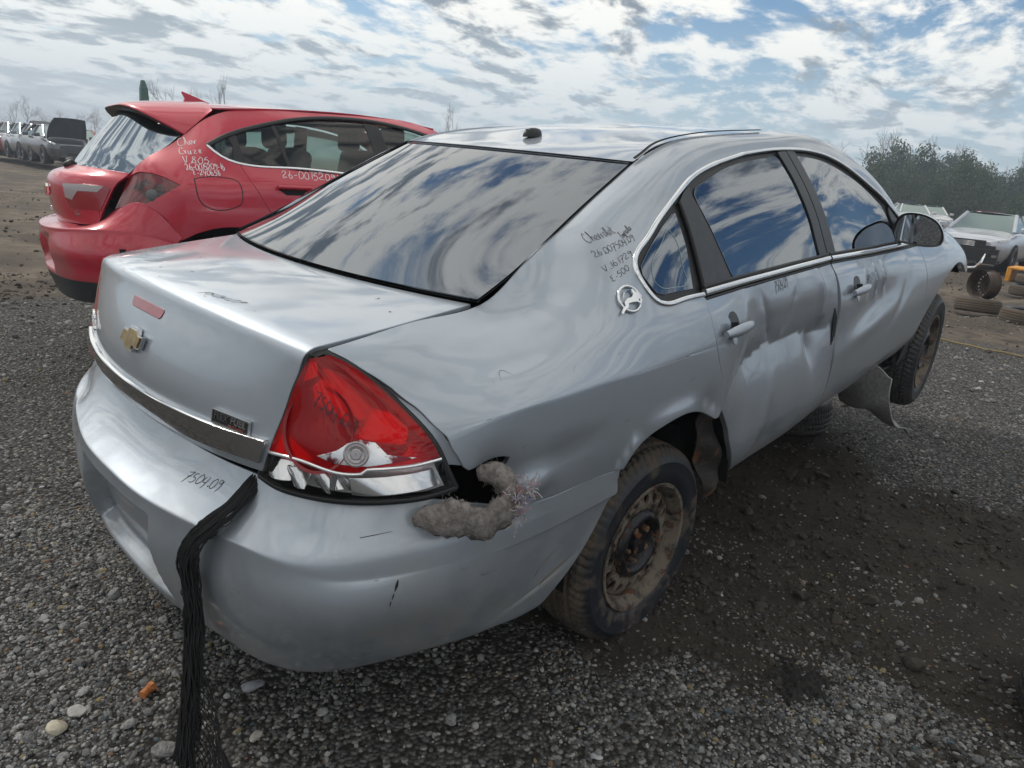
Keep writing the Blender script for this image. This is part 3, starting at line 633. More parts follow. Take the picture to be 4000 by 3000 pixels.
# --- right tail lamp
TO = [(-.795, .844), (-.808, .89), (-.822, .946), (-.836, .981), (-.852, 1.012), (-.876, 1.051), (-.902, 1.086), (-.93, 1.114), (-.962, 1.135)]
_o = smooth_curve(SIDE.P(*XT(TO).T), 9); _i = smooth_curve([(-1.086, -.512, .846), (-1.068, -.548, .93), (-1.042, -.570, 1.0), (-1.017, -.590, 1.075), (-.990, -.611, 1.134)], 9)
TLG = []
for a in np.linspace(0, 1, 9):
    row = []
    for k in range(9):
        v = k/8; bl = .088*(1-v)**.9*(4*a*(1-a))**.8
        p = _i[k]*(1-a)+_o[k]*a+np.array([-.74, -.67, 0])*bl; row.append(p)
    TLG.append(row)
TL = Surf(np.linspace(0, 1, 9), np.linspace(0, 1, 9), TLG)
TFL = 1 if TL.N(np.array([.5]), np.array([.4]))[0][0] < 0 else -1
def tl_off(d): return lambda u, v: TL.P(u, v)+TL.N(u, v, flip=TFL)*d
def lens_mat(name, tint, ior=1.38, body=0.):
    m = glassmat(name, tint, 1., ior)
    if body:                                     # the plastic itself scatters some light
        t = NT(m.node_tree); mx = [n for n in t.t.nodes if n.type == 'MIX_SHADER'][0]; tr = mx.inputs[1].links[0].from_socket
        d = t.n('ShaderNodeBsdfTranslucent'); d.inputs[0].default_value = (1., .012, .02, 1); e = t.n('ShaderNodeBsdfDiffuse'); e.inputs[0].default_value = (1., .010, .016, 1)
        a = t.n('ShaderNodeMixShader', i0=.6, i1=d.outputs[0], i2=e.outputs[0]); b = t.n('ShaderNodeMixShader', i0=body, i1=tr, i2=a.outputs[0]); t.l(b.outputs[0], mx.inputs[1])
    return m
RLENS = lens_mat('red_lens', (1., .05, .06), body=.34); CLENS = lens_mat('clear_lens', (.95, .95, .95))
lamp = trim('tail_light', [(0, .01), (.25, .0), (.5, .0), (.75, .0), (1, .0)]+[(1, v) for v in np.linspace(.05, 1, 16)]+[(0, v) for v in np.linspace(1, .05, 16)], tl_off(-.055), pmat('lamp_housing', (.80, .80, .80), .35, .5, bump=.25, bscale=35), CAR, step=.02, flange=0, flip=TFL, sc=(.4, .3))
cut = lambda u: .245-.05*u+.03*np.sin(u*9)*(u < .6)
us = np.linspace(.012, .988, 30)
trim('red_lens', [(u, cut(u)) for u in us]+[(.988, v) for v in np.linspace(.25, .97, 16)]+[(.012, v) for v in np.linspace(.97, .3, 16)], TL.P, RLENS, lamp, step=.02, flange=.0, flip=TFL, sc=(.4, .3))
trim('clear_lens', [(u, .015) for u in us]+[(u, cut(u)-.004) for u in us[::-1]], TL.P, CLENS, lamp, step=.02, flange=.0, flip=TFL, sc=(.4, .3))
def on_tl(u, v, d):
    u, v = np.atleast_1d(np.asarray(u, float)), np.atleast_1d(np.asarray(v, float)); return TL.P(u, v)+TL.N(u, v, flip=TFL)*d
def tl_frame(u, v):
    p = on_tl(u, v, 0)[0]; n = TL.N(np.array([u]), np.array([v]), flip=TFL)[0]; a = np.cross([0, 0, 1.], n); a /= np.linalg.norm(a); return p, n, a, np.cross(n, a)
def disc(name, u, v, rings, mat, n=36, sq=1.):
    """lathe about the lamp normal; rings: (radius, depth)"""
    p, nn, a, bb = tl_frame(u, v); V = []
    for r, d in rings:
        for k in range(n):
            t = 2*math.pi*k/n; V.append(p+nn*d+(a*math.cos(t)+bb*math.sin(t)*sq)*r)
    F = [(i*n+k, i*n+(k+1) % n, (i+1)*n+(k+1) % n, (i+1)*n+k) for i in range(len(rings)-1) for k in range(n)]
    return mesh(name, V, F, mat, lamp, True, None, sharp=40)
REDR = pmat('red_reflector', (.95, .05, .06), .35, .0, bump=.3, bscale=55)
REDD = pmat('deep_red_plastic', (.22, .006, .010), .2)
CHR2 = pmat('lamp_chrome', (.88, .88, .89), .16, .8)
disc('stop_lamp_bowl', .33, .46, [(.078, -.012), (.080, -.004), (.074, -.006), (.066, -.03), (.045, -.045), (.026, -.03), (.024, -.018), (.001, -.016)], REDD, sq=1.15)
disc('turn_lamp_bowl', .74, .36, [(.058, -.010), (.055, -.03), (.03, -.05), (.012, -.052), (.001, -.052)], CHR2, sq=.8)
disc('bulb_cover', .56, .27, [(.034, -.004), (.034, -.012), (.026, -.010), (.024, -.003), (.014, -.002), (.001, -.004)], pmat('bulb_plastic', (.8, .8, .8), .05, 0., tr=.8))
for po, nm in (([(.30, .66), (.44, .60), (.60, .50), (.72, .52), (.70, .64), (.58, .76), (.40, .80), (.28, .76)], 'red_reflector'), ([(.1, .8), (.35, .84), (.3, .93), (.1, .94)], 'red_reflector'), ([(.60, .40), (.86, .32), (.93, .40), (.9, .52), (.80, .56), (.70, .48)], 'red_reflector'), ([(.04, .24), (.25, .22), (.30, .26), (.1, .40), (.04, .40)], 'red_reflector')):
    trim(nm, po, tl_off(-.006), REDR, lamp, step=.02, flange=.008, flip=TFL, sc=(.4, .3))
cw_ = trim('clear_window', [(.34, .29), (.46, .325), (.54, .37), (.62, .385), (.70, .355), (.74, .275), (.88, .232), (.62, .222), (.44, .245)], tl_off(.0012), pmat('window_chrome', (.80, .79, .80), .18, .75, col2=(.20, .03, .04), c2scale=14., c2lo=.5, c2hi=.58), lamp, step=.014, flange=.002, flip=TFL, sc=(.4, .3))
disc('bulb_lens', .575, .300, [(.027, .0015), (.027, .005), (.024, .006), (.022, .005), (.019, .0055), (.018, .0085), (.012, .0075), (.010, .0095), (.001, .0095)], pmat('bulb_glass', (.34, .31, .32), .10, .4, coat=1.))
# checker reflex strip along the outer edge
trim('reflex_strip', [(.955, .30), (.985, .34), (.985, .8), (.90, .86), (.86, .80), (.93, .58)], tl_off(-.004), pmat('reflex_red', (.55, .012, .02), .35, .2, bump=.9, bscale=220), lamp, step=.02, flange=0, flip=TFL, sc=(.4, .3))
# divider bar and facets behind the clear strip
P = on_tl(us, [cut(u)-.012 for u in us], .0005); ribbon('lamp_divider', P, TL.N(us, np.array([cut(u) for u in us]), flip=TFL), .007, .003, CHR2, lamp)
for k, (a, b2) in enumerate(((.03, .13), (.14, .26), (.27, .40), (.41, .50))):
    f = lambda u, v, k=k: TL.P(u, v)+TL.N(u, v, flip=TFL)*(-.03+.018*np.sin((u*23+v*14+k*2.1)))[:, None]
    trim('clear_facet', [(a, .03), (b2, .03), (b2, .17), (a, .17)], f, CHR2, lamp, step=.014, flange=.006, flip=TFL, sc=(.4, .3))
trim('clear_facet', [(.515, .03), (.97, .03), (.97, .12), (.515, .14)], lambda u, v: TL.P(u, v)+TL.N(u, v, flip=TFL)*(-.028-.012*np.sin(u*7+v*9))[:, None], CHR2, lamp, step=.02, flange=.006, flip=TFL, sc=(.4, .3))
# rubber frame all round
vs = np.linspace(0, 1, 30)
for uu, vv in ((np.full(30, .0), vs), (np.full(30, 1.), vs), (np.linspace(0, 1, 40), np.zeros(40))):
    nn = TL.N(uu, np.clip(vv, .01, .97), flip=TFL); ribbon('lamp_seal', TL.P(uu, vv)-nn*.004, nn, .013, .004, RUBBER, lamp)
# the pressed edge of the quarter panel between lamp and skin
fq = SIDE.P(*XT(TL_OUT[::-1]).T)-side_n(*XT(TL_OUT[::-1]).T)*.012; fq = smooth_curve(fq, 24); fo_ = smooth_curve(TL.P(np.full(12, 1.), np.linspace(.14, 1, 12))-TL.N(np.full(12, 1.), np.linspace(.14, .97, 12), flip=TFL)*.016, 24)
fb = MB(); fb.grid(np.stack([fq+[0, 0, 0], fq*.5+fo_*.5-[0, -.004, 0], fo_], 1)); fb.build('lamp_flange', SILVER, quarter)
# left lamp, plain
trim('tail_light', [(0, 0), (1, 0), (1, 1), (0, 1)], lf(tl_off(0)), pmat('red_lamp', (.35, .01, .012), .05, coat=1), CAR, step=.04, flange=.02, flip=-TFL, sc=(.4, .3))
# --- wheels
STEEL = pmat('rusty_steel', (.022, .022, .024), .38, .5, col2=(.22, .135, .075), c2scale=11., c2lo=.42, c2hi=.56, bump=.35, bscale=70)
def rust_mat(name, base, dust, rust, lo, hi, metal=.4):
    m = bpy.data.materials.new(name); m.use_nodes = True; t = NT(m.node_tree); m.node_tree.nodes.clear()
    p = t.n('ShaderNodeBsdfPrincipled'); o = t.n('ShaderNodeOutputMaterial'); t.l(p.outputs[0], o.inputs[0])
    v = t.n('ShaderNodeTexCoord').outputs['Object']
    a = t.noise(v, 14., 8, .7); c_ = t.noise(t.vm('ADD', v, (3, 1, 7)).outputs[0], 26., 7, .7); f = t.noise(v, 120., 4, .6)
    m1 = t.step(a, lo, hi); m2 = t.step(c_, .54, .62)
    c = t.mix(t.step(f, .3, .7), tuple(x*.8 for x in base), tuple(x*1.25 for x in base)); c = t.mix(m1, c, t.mix(f, dust, tuple(x*.6 for x in dust))); c = t.mix(m2, c, t.mix(f, rust, tuple(x*.45 for x in rust)))
    t.l(c, p.inputs['Base Color']); t.l(t.m('MULTIPLY', t.m('SUBTRACT', 1., t.m('MAXIMUM', m1, m2)), metal), p.inputs['Metallic']); t.l(t.m('ADD', .3, t.m('MULTIPLY', t.m('MAXIMUM', m1, m2), .55)), p.inputs['Roughness'])
    b = t.n('ShaderNodeBump', Strength=.5, Distance=.004, Height=t.m('ADD', t.m('MULTIPLY', m1, .5), t.m('ADD', f, m2))); t.l(b.outputs[0], p.inputs['Normal'])
    return m
RIMD = rust_mat('dusty_rim', (.026, .025, .025), (.20, .165, .13), (.13, .055, .03), .38, .54)
RIMB = rust_mat('black_rim', (.016, .018, .022), (.20, .14, .09), (.20, .06, .02), .58, .66)
RUSTY = rust_mat('rust', (.12, .06, .03), (.20, .12, .07), (.28, .10, .035), .4, .6, .2)
def tyre_mat(name, mud):
    m = bpy.data.materials.new(name); m.use_nodes = True; t = NT(m.node_tree); m.node_tree.nodes.clear()
    p = t.n('ShaderNodeBsdfPrincipled'); o = t.n('ShaderNodeOutputMaterial'); t.l(p.outputs[0], o.inputs[0])
    v = t.n('ShaderNodeTexCoord').outputs['Object']; a = t.noise(v, 7., 8, .68); f = t.noise(v, 90., 5, .65)
    xyz = t.n('ShaderNodeSeparateXYZ', i0=v); r = t.m('SQRT', t.m('ADD', t.m('POWER', xyz.outputs[0], 2.), t.m('POWER', xyz.outputs[2], 2.)))
    tread = t.step(r, .300, .322); amt = t.m('MULTIPLY', t.m('ADD', t.m('MULTIPLY', t.step(a, .50, .60), .75), t.m('MULTIPLY', tread, .62), clamp=True), mud)
    c = t.mix(t.m('MULTIPLY', amt, t.step(f, .15, .6)), (.016, .019, .025), t.mix(f, (.15, .115, .08), (.07, .055, .042)))
    t.l(c, p.inputs['Base Color']); t.l(t.m('ADD', .48, t.m('MULTIPLY', amt, .4)), p.inputs['Roughness'])
    b = t.n('ShaderNodeBump', Strength=.35, Distance=.003, Height=f); t.l(b.outputs[0], p.inputs['Normal']); return m
TYRE = tyre_mat('muddy_tyre', 1.); TYRE2 = tyre_mat('worn_tyre', .35)
def tyre_mesh(R=.338, rim=.205, w=.225, nseg=360, tread=True):
    """outer face towards -y, centred on the axle"""
    hw = w/2; prof = [(rim, -hw+.024), (rim+.012, -hw+.012), (rim+.022, -hw+.009), (rim+.025, -hw+.006), (.26, -hw), (.285, -hw+.001), (.290, -hw-.001), (.300, -hw+.004), (.312, -hw+.012), (.321, -hw+.022)]
    pts = np.array([(r*1. if r <= rim+.03 else rim+.03+(r-rim-.03)*(R-rim-.03)/(.338-rim-.03), a) for r, a in prof])
    K = 30; crown = [(R-.010*abs((2*k/(K-1)-1))**3, -hw+.03+(w-.06)*k/(K-1)) for k in range(K)]
    lv = np.vstack([pts, crown, [(r, -a) for r, a in pts[::-1]]]); m = len(lv)
    V = np.zeros((nseg, m, 3)); th = np.arange(nseg)*2*math.pi/nseg
    for j, (r, a) in enumerate(lv):
        rr = np.full(nseg, r)
        if tread and r > R-.03:
            s = a/hw
            g = 0.
            for c0 in (-.52, -.17, .17, .52): g = max(g, 1. if abs(s-c0) < .05 else 0.)
            ph = th*R/.030+ (s*2.2 if abs(s) > .5 else -s*1.6)      # cross cuts, slanted
            cut_ = (np.mod(ph, 1) < (.22 if abs(s) > .5 else .16)).astype(float)*(abs(s) < .98)
            sip = (np.mod(ph*3+.1, 1) < .16).astype(float)*.35
            rr = r-.0075*np.maximum(g, np.maximum(cut_*.9, sip))*(1 if abs(s) < .93 else .8)
        V[:, j] = np.stack([rr*np.cos(th), np.full(nseg, a), rr*np.sin(th)], 1)
    F = [(k*m+j, k*m+j+1, ((k+1) % nseg)*m+j+1, ((k+1) % nseg)*m+j) for k in range(nseg) for j in range(m-1)]
    me = bpy.data.meshes.new('tyre'); me.from_pydata(V.reshape(-1, 3).tolist(), [], F); me.polygons.foreach_set('use_smooth', np.ones(len(F), bool)); me.set_sharp_from_angle(angle=math.radians(38)); me.update(); return me
TY = tyre_mesh(); TY.materials.append(TYRE)
# raised letters and rings are left to the mud; a ring on the sidewall
def rim_parts(mats):
    """steel wheel, outer face towards -y; returns meshes (barrel, disc, centre, nuts)"""
    b = MB(); b.lathe([(.213, -.098), (.218, -.103), (.216, -.108), (.206, -.106), (.201, -.098), (.198, -.088), (.192, -.080), (.188, -.062), (.180, -.02), (.176, .03), (.190, .08), (.214, .10)], 72)
    barrel = b
    d = MB(); n = 18; r0, r1 = .116, .187; rc = .155
    dep = lambda r: -.070-.006*math.exp(-((r-.14)/.02)**2)+.012*max(0, (r-.16)/.027)**2
    for k in range(n):
        t0 = 2*math.pi*k/n; dt = math.pi/n; E, Q = [], []
        for j in range(20):
            a = 2*math.pi*j/20; ca, sa = math.cos(a), math.sin(a)
            E.append((rc+.017*ca, .0142/rc*sa)); s = 1/max(abs(ca), abs(sa)); Q.append((rc+(r1-rc if ca > 0 else rc-r0)*ca*s, dt*sa*s))
        rings = [[(r, a, .008) for r, a in E], [(r, a, 0) for r, a in E], [(r*.5+q*.5, a*.5+w*.5, 0) for (r, a), (q, w) in zip(E, Q)], [(r, a, 0) for r, a in Q]]
        V = [(r*math.cos(t0+a), dep(r)+e, r*math.sin(t0+a)) for ring in rings for r, a, e in ring]
        d.add(V, [(q*20+j, q*20+(j+1) % 20, (q+1)*20+(j+1) % 20, (q+1)*20+j) for q in range(3) for j in range(20)])
    c = MB(); c.lathe([(.117, -.0735), (.110, -.086), (.102, -.092), (.094, -.093), (.086, -.088), (.080, -.072), (.074, -.062), (.040, -.060), (.036, -.064), (.0355, -.082), (.034, -.086), (.028, -.084), (.001, -.083)], 48)
    return barrel, d, c
_bar, _dsc, _cen = rim_parts(None)
def as_mesh(mb, name, mat, sharp=40):
    o = mb.build(name, mat, None, True, sharp); me = o.data; bpy.data.objects.remove(o); return me
M_BAR = as_mesh(_bar, 'rim', RIMD); M_DSC = as_mesh(_dsc, 'rim_disc', RIMD); M_CEN = as_mesh(_cen, 'hub', RIMB)
_nut = MB(); _nut.lathe([(.0115, 0), (.0115, -.018), (.009, -.021), (.001, -.021)], 6); M_NUT = as_mesh(_nut, 'lug_nut', RUSTY, 20)
_std = MB(); _std.lathe([(.006, 0), (.006, -.026), (.001, -.027)], 8); M_STD = as_mesh(_std, 'wheel_stud', RUSTY, 30)
def put(name, me, parent, loc=(0, 0, 0), rot=(0, 0, 0)):
    o = bpy.data.objects.new(name, me); link(o, parent); o.location = loc; o.rotation_euler = rot; return o
def wheel(parent, loc, rot=(0, 0, 0), tyre=None, nuts=(1, 1, 1, 1, 1), spin=0., flipped=False):
    w = bpy.data.objects.new('wheel', None); link(w, parent); w.location = loc; w.rotation_euler = rot; w.empty_display_size = .1
    r = (0, spin, 0)
    put('tyre', tyre or TY, w, rot=r); put('rim', M_BAR, w, rot=r); put('rim_disc', M_DSC, w, rot=r); put('hub', M_CEN, w, rot=r)
    for k in range(5):
        a = 2*math.pi*k/5+spin+.3; put('lug_nut' if nuts[k] else 'wheel_stud', M_NUT if nuts[k] else M_STD, w, (.0573*math.cos(a), -.060, .0573*math.sin(a)))
    return w
wheel(CAR, (0, -.752, .325), (0, 0, 0), nuts=(1, 1, 0, 0, 1), spin=.35)
wheel(CAR, (0, .745, .325), (0, 0, math.pi))
TY2 = TY.copy(); TY2.materials.clear(); TY2.materials.append(TYRE2)
wheel(CAR, (2.81, -.775, .362), (0, 0, math.radians(4)), TY2, spin=1.)
wheel(CAR, (2.81, .775, .362), (0, 0, math.pi), TY2)
# --- door handles
def door_handle(x0, z0, disp, parent):
    def at(x, z, off):
        q = XT([(x, z)]); P = bent(disp)(q[:, 0], q[:, 1])[0]; n = side_n(q[:, 0], q[:, 1])[0]; return P+n*off, n
    P, n = at(x0+.05, z0, 0); ex = np.array([1., 0, 0]); ex -= n*(ex@n); ex /= np.linalg.norm(ex); ez = np.cross(ex, n); ez = ez if ez[2] > 0 else -ez
    cup = [P+ex*(.038*math.cos(t))+ez*(.045*math.sin(t)+.004)+n*.0015 for t in np.linspace(0, 2*math.pi, 28)[:-1]]
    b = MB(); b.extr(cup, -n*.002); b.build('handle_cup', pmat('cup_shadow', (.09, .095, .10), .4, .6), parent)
    # grip: a bent bar
    s = np.linspace(-.088, .082, 15); pts = [P+ex*a+ez*(-.010+.02*(a+.09)*.6)+n*(.012+.020*math.sqrt(max(0, 1-((a+.002)/.095)**2))) for a in s]
    wd = .0135*np.sqrt(np.clip(1-((s+.003)/.102)**2, .06, 1))+.004
    V, k = [], 10
    for p, w in zip(pts, wd):
        for j in range(k):
            t = 2*math.pi*j/k; V.append(p+ez*(w*math.cos(t))+n*(.0085*math.sin(t)))
    F = [(i*k+j, i*k+(j+1) % k, (i+1)*k+(j+1) % k, (i+1)*k+j) for i in range(len(s)-1) for j in range(k)]+[tuple(range(k)), tuple((len(s)-1)*k+j for j in range(k-1, -1, -1))]
    g = mesh('door_handle', V, F, SILVER, parent, True, None, sharp=60)
    p = P-ex*.028+n*.021; b = MB(); b.box(p, (.003, .022, .036), np.stack([ex, n, ez], 1)); b.build('handle_split', RUBBER, g)
    b = MB(); b.lathe([(.013, 0), (.013, .004), (.001, .005)], 20, 'z'); V = np.array(b.V); V = P-ex*.02-ez*.04+np.outer(V[:, 0], ex)+np.outer(V[:, 1], ez)+np.outer(V[:, 2]+.006, n); mesh('key_lock', V, b.F, SILVER, g, True, None, sharp=40)
door_handle(.265, 1.005, rear_dent, rdoor); door_handle(1.30, .970, front_dent, fdoor)
# --- door mirror
q = XT([(2.10, 1.115)]); mp = SIDE.P(q[:, 0], q[:, 1])[0]
def mirror_shell():
    ol = np.array([(-.005, -.055), (.0, .03), (.02, .066), (.06, .078), (.12, .072), (.17, .048), (.20, .01), (.21, -.03), (.20, -.055), (.17, -.066), (.08, -.066)]); ol = smooth_curve(np.vstack([ol, ol[:1]]), 41)[:-1]
    c0 = np.array([.10, .0]); rings = []
    for s, d in ((1., 0.), (1.02, .012), (1.0, .035), (.92, .06), (.72, .085), (.40, .098), (.02, .10)): rings.append([(d, -(c0[0]+(a-c0[0])*s), c0[1]+(b_-c0[1])*s) for a, b_ in ol])
    V = np.array(rings).reshape(-1, 3); n = 40; F = [(i*n+k, i*n+(k+1) % n, (i+1)*n+(k+1) % n, (i+1)*n+k) for i in range(6) for k in range(n)]
    inner = [(.008, -(c0[0]+(a-c0[0])*.90), c0[1]+(b_-c0[1])*.88) for a, b_ in ol]; return V, F, np.array(rings[0]), np.array(inner)
V, F, r0_, ri_ = mirror_shell(); th = math.radians(8); RM = np.array([[math.cos(th), -math.sin(th), 0], [math.sin(th), math.cos(th), 0], [0, 0, 1]])
mo = mp+np.array([-.13, .01, .025]); tf = lambda A: np.asarray(A)@RM.T+mo
mh = mesh('door_mirror', tf(V), F, SILVER, CAR, True, None)
b = MB(); n = 40; b.add(tf(np.vstack([r0_, ri_])), [(k, (k+1) % n, n+(k+1) % n, n+k) for k in range(n)]); b.build('mirror_bezel', BLACK, mh)
b = MB(); b.add(tf(ri_), [tuple(range(n))]); b.build('mirror_glass', pmat('mirror', (.55, .60, .66), .02, 1.), mh, smooth=False)
b = MB(); b.tube([mp+(-.01, .02, .02), mp+(.0, -.03, .025), mp+(.02, -.07, .035)], [.03, .026, .022], 10); b.build('mirror_foot', BLACK, mh)
# --- roof aerial base
P = ROOF.P(np.array([0.]), np.array([2.02]))[0]; n = 24; V = []
for s, h in ((1., 0.), (1., .008), (.9, .018), (.7, .026), (.35, .030), (.02, .031)):
    for k in range(n): t = 2*math.pi*k/n; V.append(P+np.array([.046*s*math.cos(t)+.012*h/.031*.5, .021*s*math.sin(t), h+.001]))
aer = mesh('aerial_base', V, [(i*n+k, i*n+(k+1) % n, (i+1)*n+(k+1) % n, (i+1)*n+k) for i in range(5) for k in range(n)], BLACK, CAR)
b = MB(); b.lathe([(.009, 0), (.009, .004), (.006, .004), (.006, -.003), (.001, -.003)], 16, 'z', P+np.array([-.024, 0, .024])); b.build('aerial_socket', pmat('socket', (.25, .26, .27), .3, .8), aer)
# --- badges
GOLD = pmat('gold_badge', (.50, .38, .20), .22, 1., var=.2, vscale=60)
def on_lid(y, z):
    """point of the lid's rear face at lateral y and height z"""
    v = np.linspace(5.5, 11, 200); u = -y/.575; P = LID.P(np.full(200, u), v); k = int(np.argmin(np.abs(P[:, 2]-z)))
    n = LID.N(np.array([u]), v[k:k+1], flip=-1)[0]; p = P[k]; a = np.array([0, -1., 0]); a -= n*(a@n); a /= np.linalg.norm(a); return p, n, a, np.cross(n, a)
p, n, a, bb = on_lid(0, 1.045); bb = bb if bb[2] > 0 else -bb
bow = [(-.062, -.016), (-.030, -.016), (-.026, -.028), (.020, -.028), (.024, -.016), (.054, -.016), (.062, .016), (.030, .016), (.026, .028), (-.020, .028), (-.024, .016), (-.054, .016)]
b = MB(); b.extr([p+n*.002+a*x*1.06+bb*y*1.1 for x, y in bow], n*.010); o = b.build('emblem_rim', CHROME, lid, smooth=False)
b = MB(); b.extr([p+n*.012+a*x*.92+bb*y*.86 for x, y in bow], n*.003); b.build('emblem', GOLD, lid, smooth=False)
def text_mesh(body, size, parent, mat, name, p, a, bb, n, h=.002, off=.001, ext=True, sx=1., shear=0.):
    cu = bpy.data.curves.new(name, 'FONT'); cu.body = body; cu.size = size; cu.extrude = h; cu.shear = shear; cu.offset = 0.; o = bpy.data.objects.new(name, cu); COL.objects.link(o)
    dg = bpy.context.evaluated_depsgraph_get(); me = bpy.data.meshes.new_from_object(o.evaluated_get(dg)); bpy.data.objects.remove(o)
    co = np.empty(len(me.vertices)*3); me.vertices.foreach_get('co', co); co = co.reshape(-1, 3); V = p+np.outer(co[:, 0]*sx, a)+np.outer(co[:, 1], bb)+np.outer(co[:, 2]+h+off, n)
    me.vertices.foreach_set('co', V.ravel()); me.materials.clear(); me.materials.append(mat); me.update(); return link(bpy.data.objects.new(name, me), parent)
p, n, a, bb = on_lid(-.455, .957); bb = bb if bb[2] > 0 else -bb
b = MB(); b.extr([p+a*x+bb*y+n*.001 for x, y in ((-.056, -.0145), (.056, -.0145), (.056, .0145), (-.056, .0145))], n*.005); bd = b.build('badge', pmat('badge_black', (.015, .016, .018), .3, coat=.5), lid, smooth=False)
for x0, x1, y0, y1 in ((-.058, .058, .0135, .016), (-.058, .058, -.016, -.0135), (-.058, -.0555, -.0135, .0135), (.0555, .058, -.0135, .0135)):
    b = MB(); b.extr([p+a*x+bb*y+n*.001 for x, y in ((x0, y0), (x1, y0), (x1, y1), (x0, y1))], n*.007); b.build('badge_rim', CHROME, bd, smooth=False)
text_mesh('FLEX', .0225, bd, pmat('badge_grey', (.25, .25, .26), .3, .9), 'badge_letters', p-a*.052-bb*.004+n*.005, a, bb, n, .001, sx=.95)
text_mesh('FUEL', .0225, bd, CHROME, 'badge_letters', p+a*.001-bb*.004+n*.005, a, bb, n, .001, sx=.95)
text_mesh('E85 ETHANOL', .0075, bd, pmat('badge_red', (.30, .10, .08), .4), 'badge_letters', p-a*.005-bb*.0125+n*.005, a, bb, n, .0006)
p, n, a, bb = on_lid(.50, .985); bb = bb if bb[2] > 0 else -bb
p = on_lid(.52, .982)[0]; q2 = on_lid(.36, .968)[0]; a = (q2-p)/np.linalg.norm(q2-p); bb = np.cross(n, a); bb = bb if bb[2] > 0 else -bb
text_mesh('IMPALA', .036, lid, CHROME, 'model_letters', p+n*.004, a, bb, n, .003, sx=1.25)
# leaping-antelope ring on the pillar
q = XT([(-.160, 1.155)]); p = SIDE.P(q[:, 0], q[:, 1])[0]; n = side_n(q[:, 0], q[:, 1])[0]; a = np.array([1., 0, -.03]); a -= n*(a@n); a /= np.linalg.norm(a); bb = np.cross(n, a); bb = bb if bb[2] > 0 else -bb; p = p+n*.001
b = MB(); ring = [p+a*.038*math.cos(t)+bb*.036*math.sin(t)+n*.004 for t in np.linspace(0, 2*math.pi, 49)]; b.tube(ring, .0042, 8, False)
emb = b.build('pillar_emblem', CHROME, quarter, sharp=80)
deer = [(-.054, -.034), (-.042, -.022), (-.030, -.018), (-.028, -.006), (-.012, .002), (.006, .002), (.016, .010), (.014, .020), (.020, .026), (.024, .018), (.034, .006), (.046, .0), (.038, -.006), (.026, -.010), (.030, -.018), (.044, -.012), (.030, -.022), (.018, -.014), (.004, -.012), (-.014, -.012), (-.020, -.022), (-.034, -.027), (-.050, -.037)]
b = MB(); b.extr([p+a*x*.95+bb*y*.95+n*.003 for x, y in deer], n*.006); b.build('emblem_animal', CHROME, emb, smooth=False)
b = MB(); b.tube([p+a*x+bb*y+n*.006 for x, y in ((.018, .022), (.004, .024), (-.012, .018), (-.022, .006))], [.002, .0028, .0026, .001], 6); b.build('emblem_horn', CHROME, emb)
# --- scrapes, cuts and chips: thin shapes lying on the skin
CUT = pmat('cut_plastic', (.006, .006, .007), .6); SCR = pmat('bare_scrape', (.42, .42, .43), .55, .1); SCB = pmat('brown_scrape', (.20, .16, .11), .8)
def mark(name, pts, w, mat, parent, f, nf, n=16, lift=.0006):
    q = smooth_curve(pts, n); P = f(q[:, 0], q[:, 1]); N = nf(q[:, 0], q[:, 1]); T = np.gradient(P, axis=0); S = np.cross(T, N); S /= np.maximum(np.linalg.norm(S, axis=1), 1e-9)[:, None]
    ww = np.interp(np.linspace(0, 1, n), np.linspace(0, 1, len(w)), w)[:, None]; P = P+N*lift
    return mesh(name, np.vstack([P-S*ww, P+S*ww]), [(i, i+1, n+i+1, n+i) for i in range(n-1)], mat, parent, False)
bn_ = lambda u, v: BUMP.N(u, v, flip=BFLIP)
mark('cut', [(-.949, 4.85), (-.946, 5.14), (-.941, 5.36)], [.0004, .0022, .0032, .001], CUT, bumper, bump_f, bn_)
mark('cut', [(-.939, 5.40), (-.937, 5.50), (-.934, 5.58)], [.0004, .0016, .0006], CUT, bumper, bump_f, bn_); mark('cut', [(-.932, 5.62), (-.929, 5.76)], [.0008, .0014, .0006], CUT, bumper, bump_f, bn_)
rg_ = random.Random(4)
for k in range(15):
    o = rg_.uniform(-.5, .5); a = rg_.uniform(0, .35); b2 = rg_.uniform(.5, 1.)
    line = [(-1.56, 6.60), (-1.47, 6.95), (-1.36, 7.35), (-1.25, 7.9), (-1.16, 8.2)]; L_ = smooth_curve(line, 30)[int(a*29):int(b2*29)+1]; L_ = L_+np.array([.006*o, .30*o])
    if len(L_) > 4: mark('scrape', L_[::max(1, len(L_)//5)], [.0002, rg_.uniform(.0006, .0016), .0002], SCR, bumper, bump_f, bn_)
for k in range(3): mark('scrape', [(-1.50+.02*k, 6.55+.1*k), (-1.45+.02*k, 6.75+.1*k), (-1.41, 6.95+.1*k)], [.0005, .003, .0006], SCB, bumper, bump_f, bn_)
mark('scrape', [(-1.40, 6.02), (-1.36, 6.31), (-1.35, 6.69)], [.0004, .0016, .0008, .002, .0005], SCB, bumper, bump_f, bn_)
mark('scratch', [(-.876, 1.76), (-.914, 1.69), (-.956, 1.64)], [.0008, .0009, .0003], CUT, bumper, bump_f, bn_)
for k in range(3): mark('scrape', [(-.70+.01*k, 6.38+.14*k), (-.728+.01*k, 6.44+.14*k)], [.0003, .0009, .0003], SCR, bumper, bump_f, bn_)
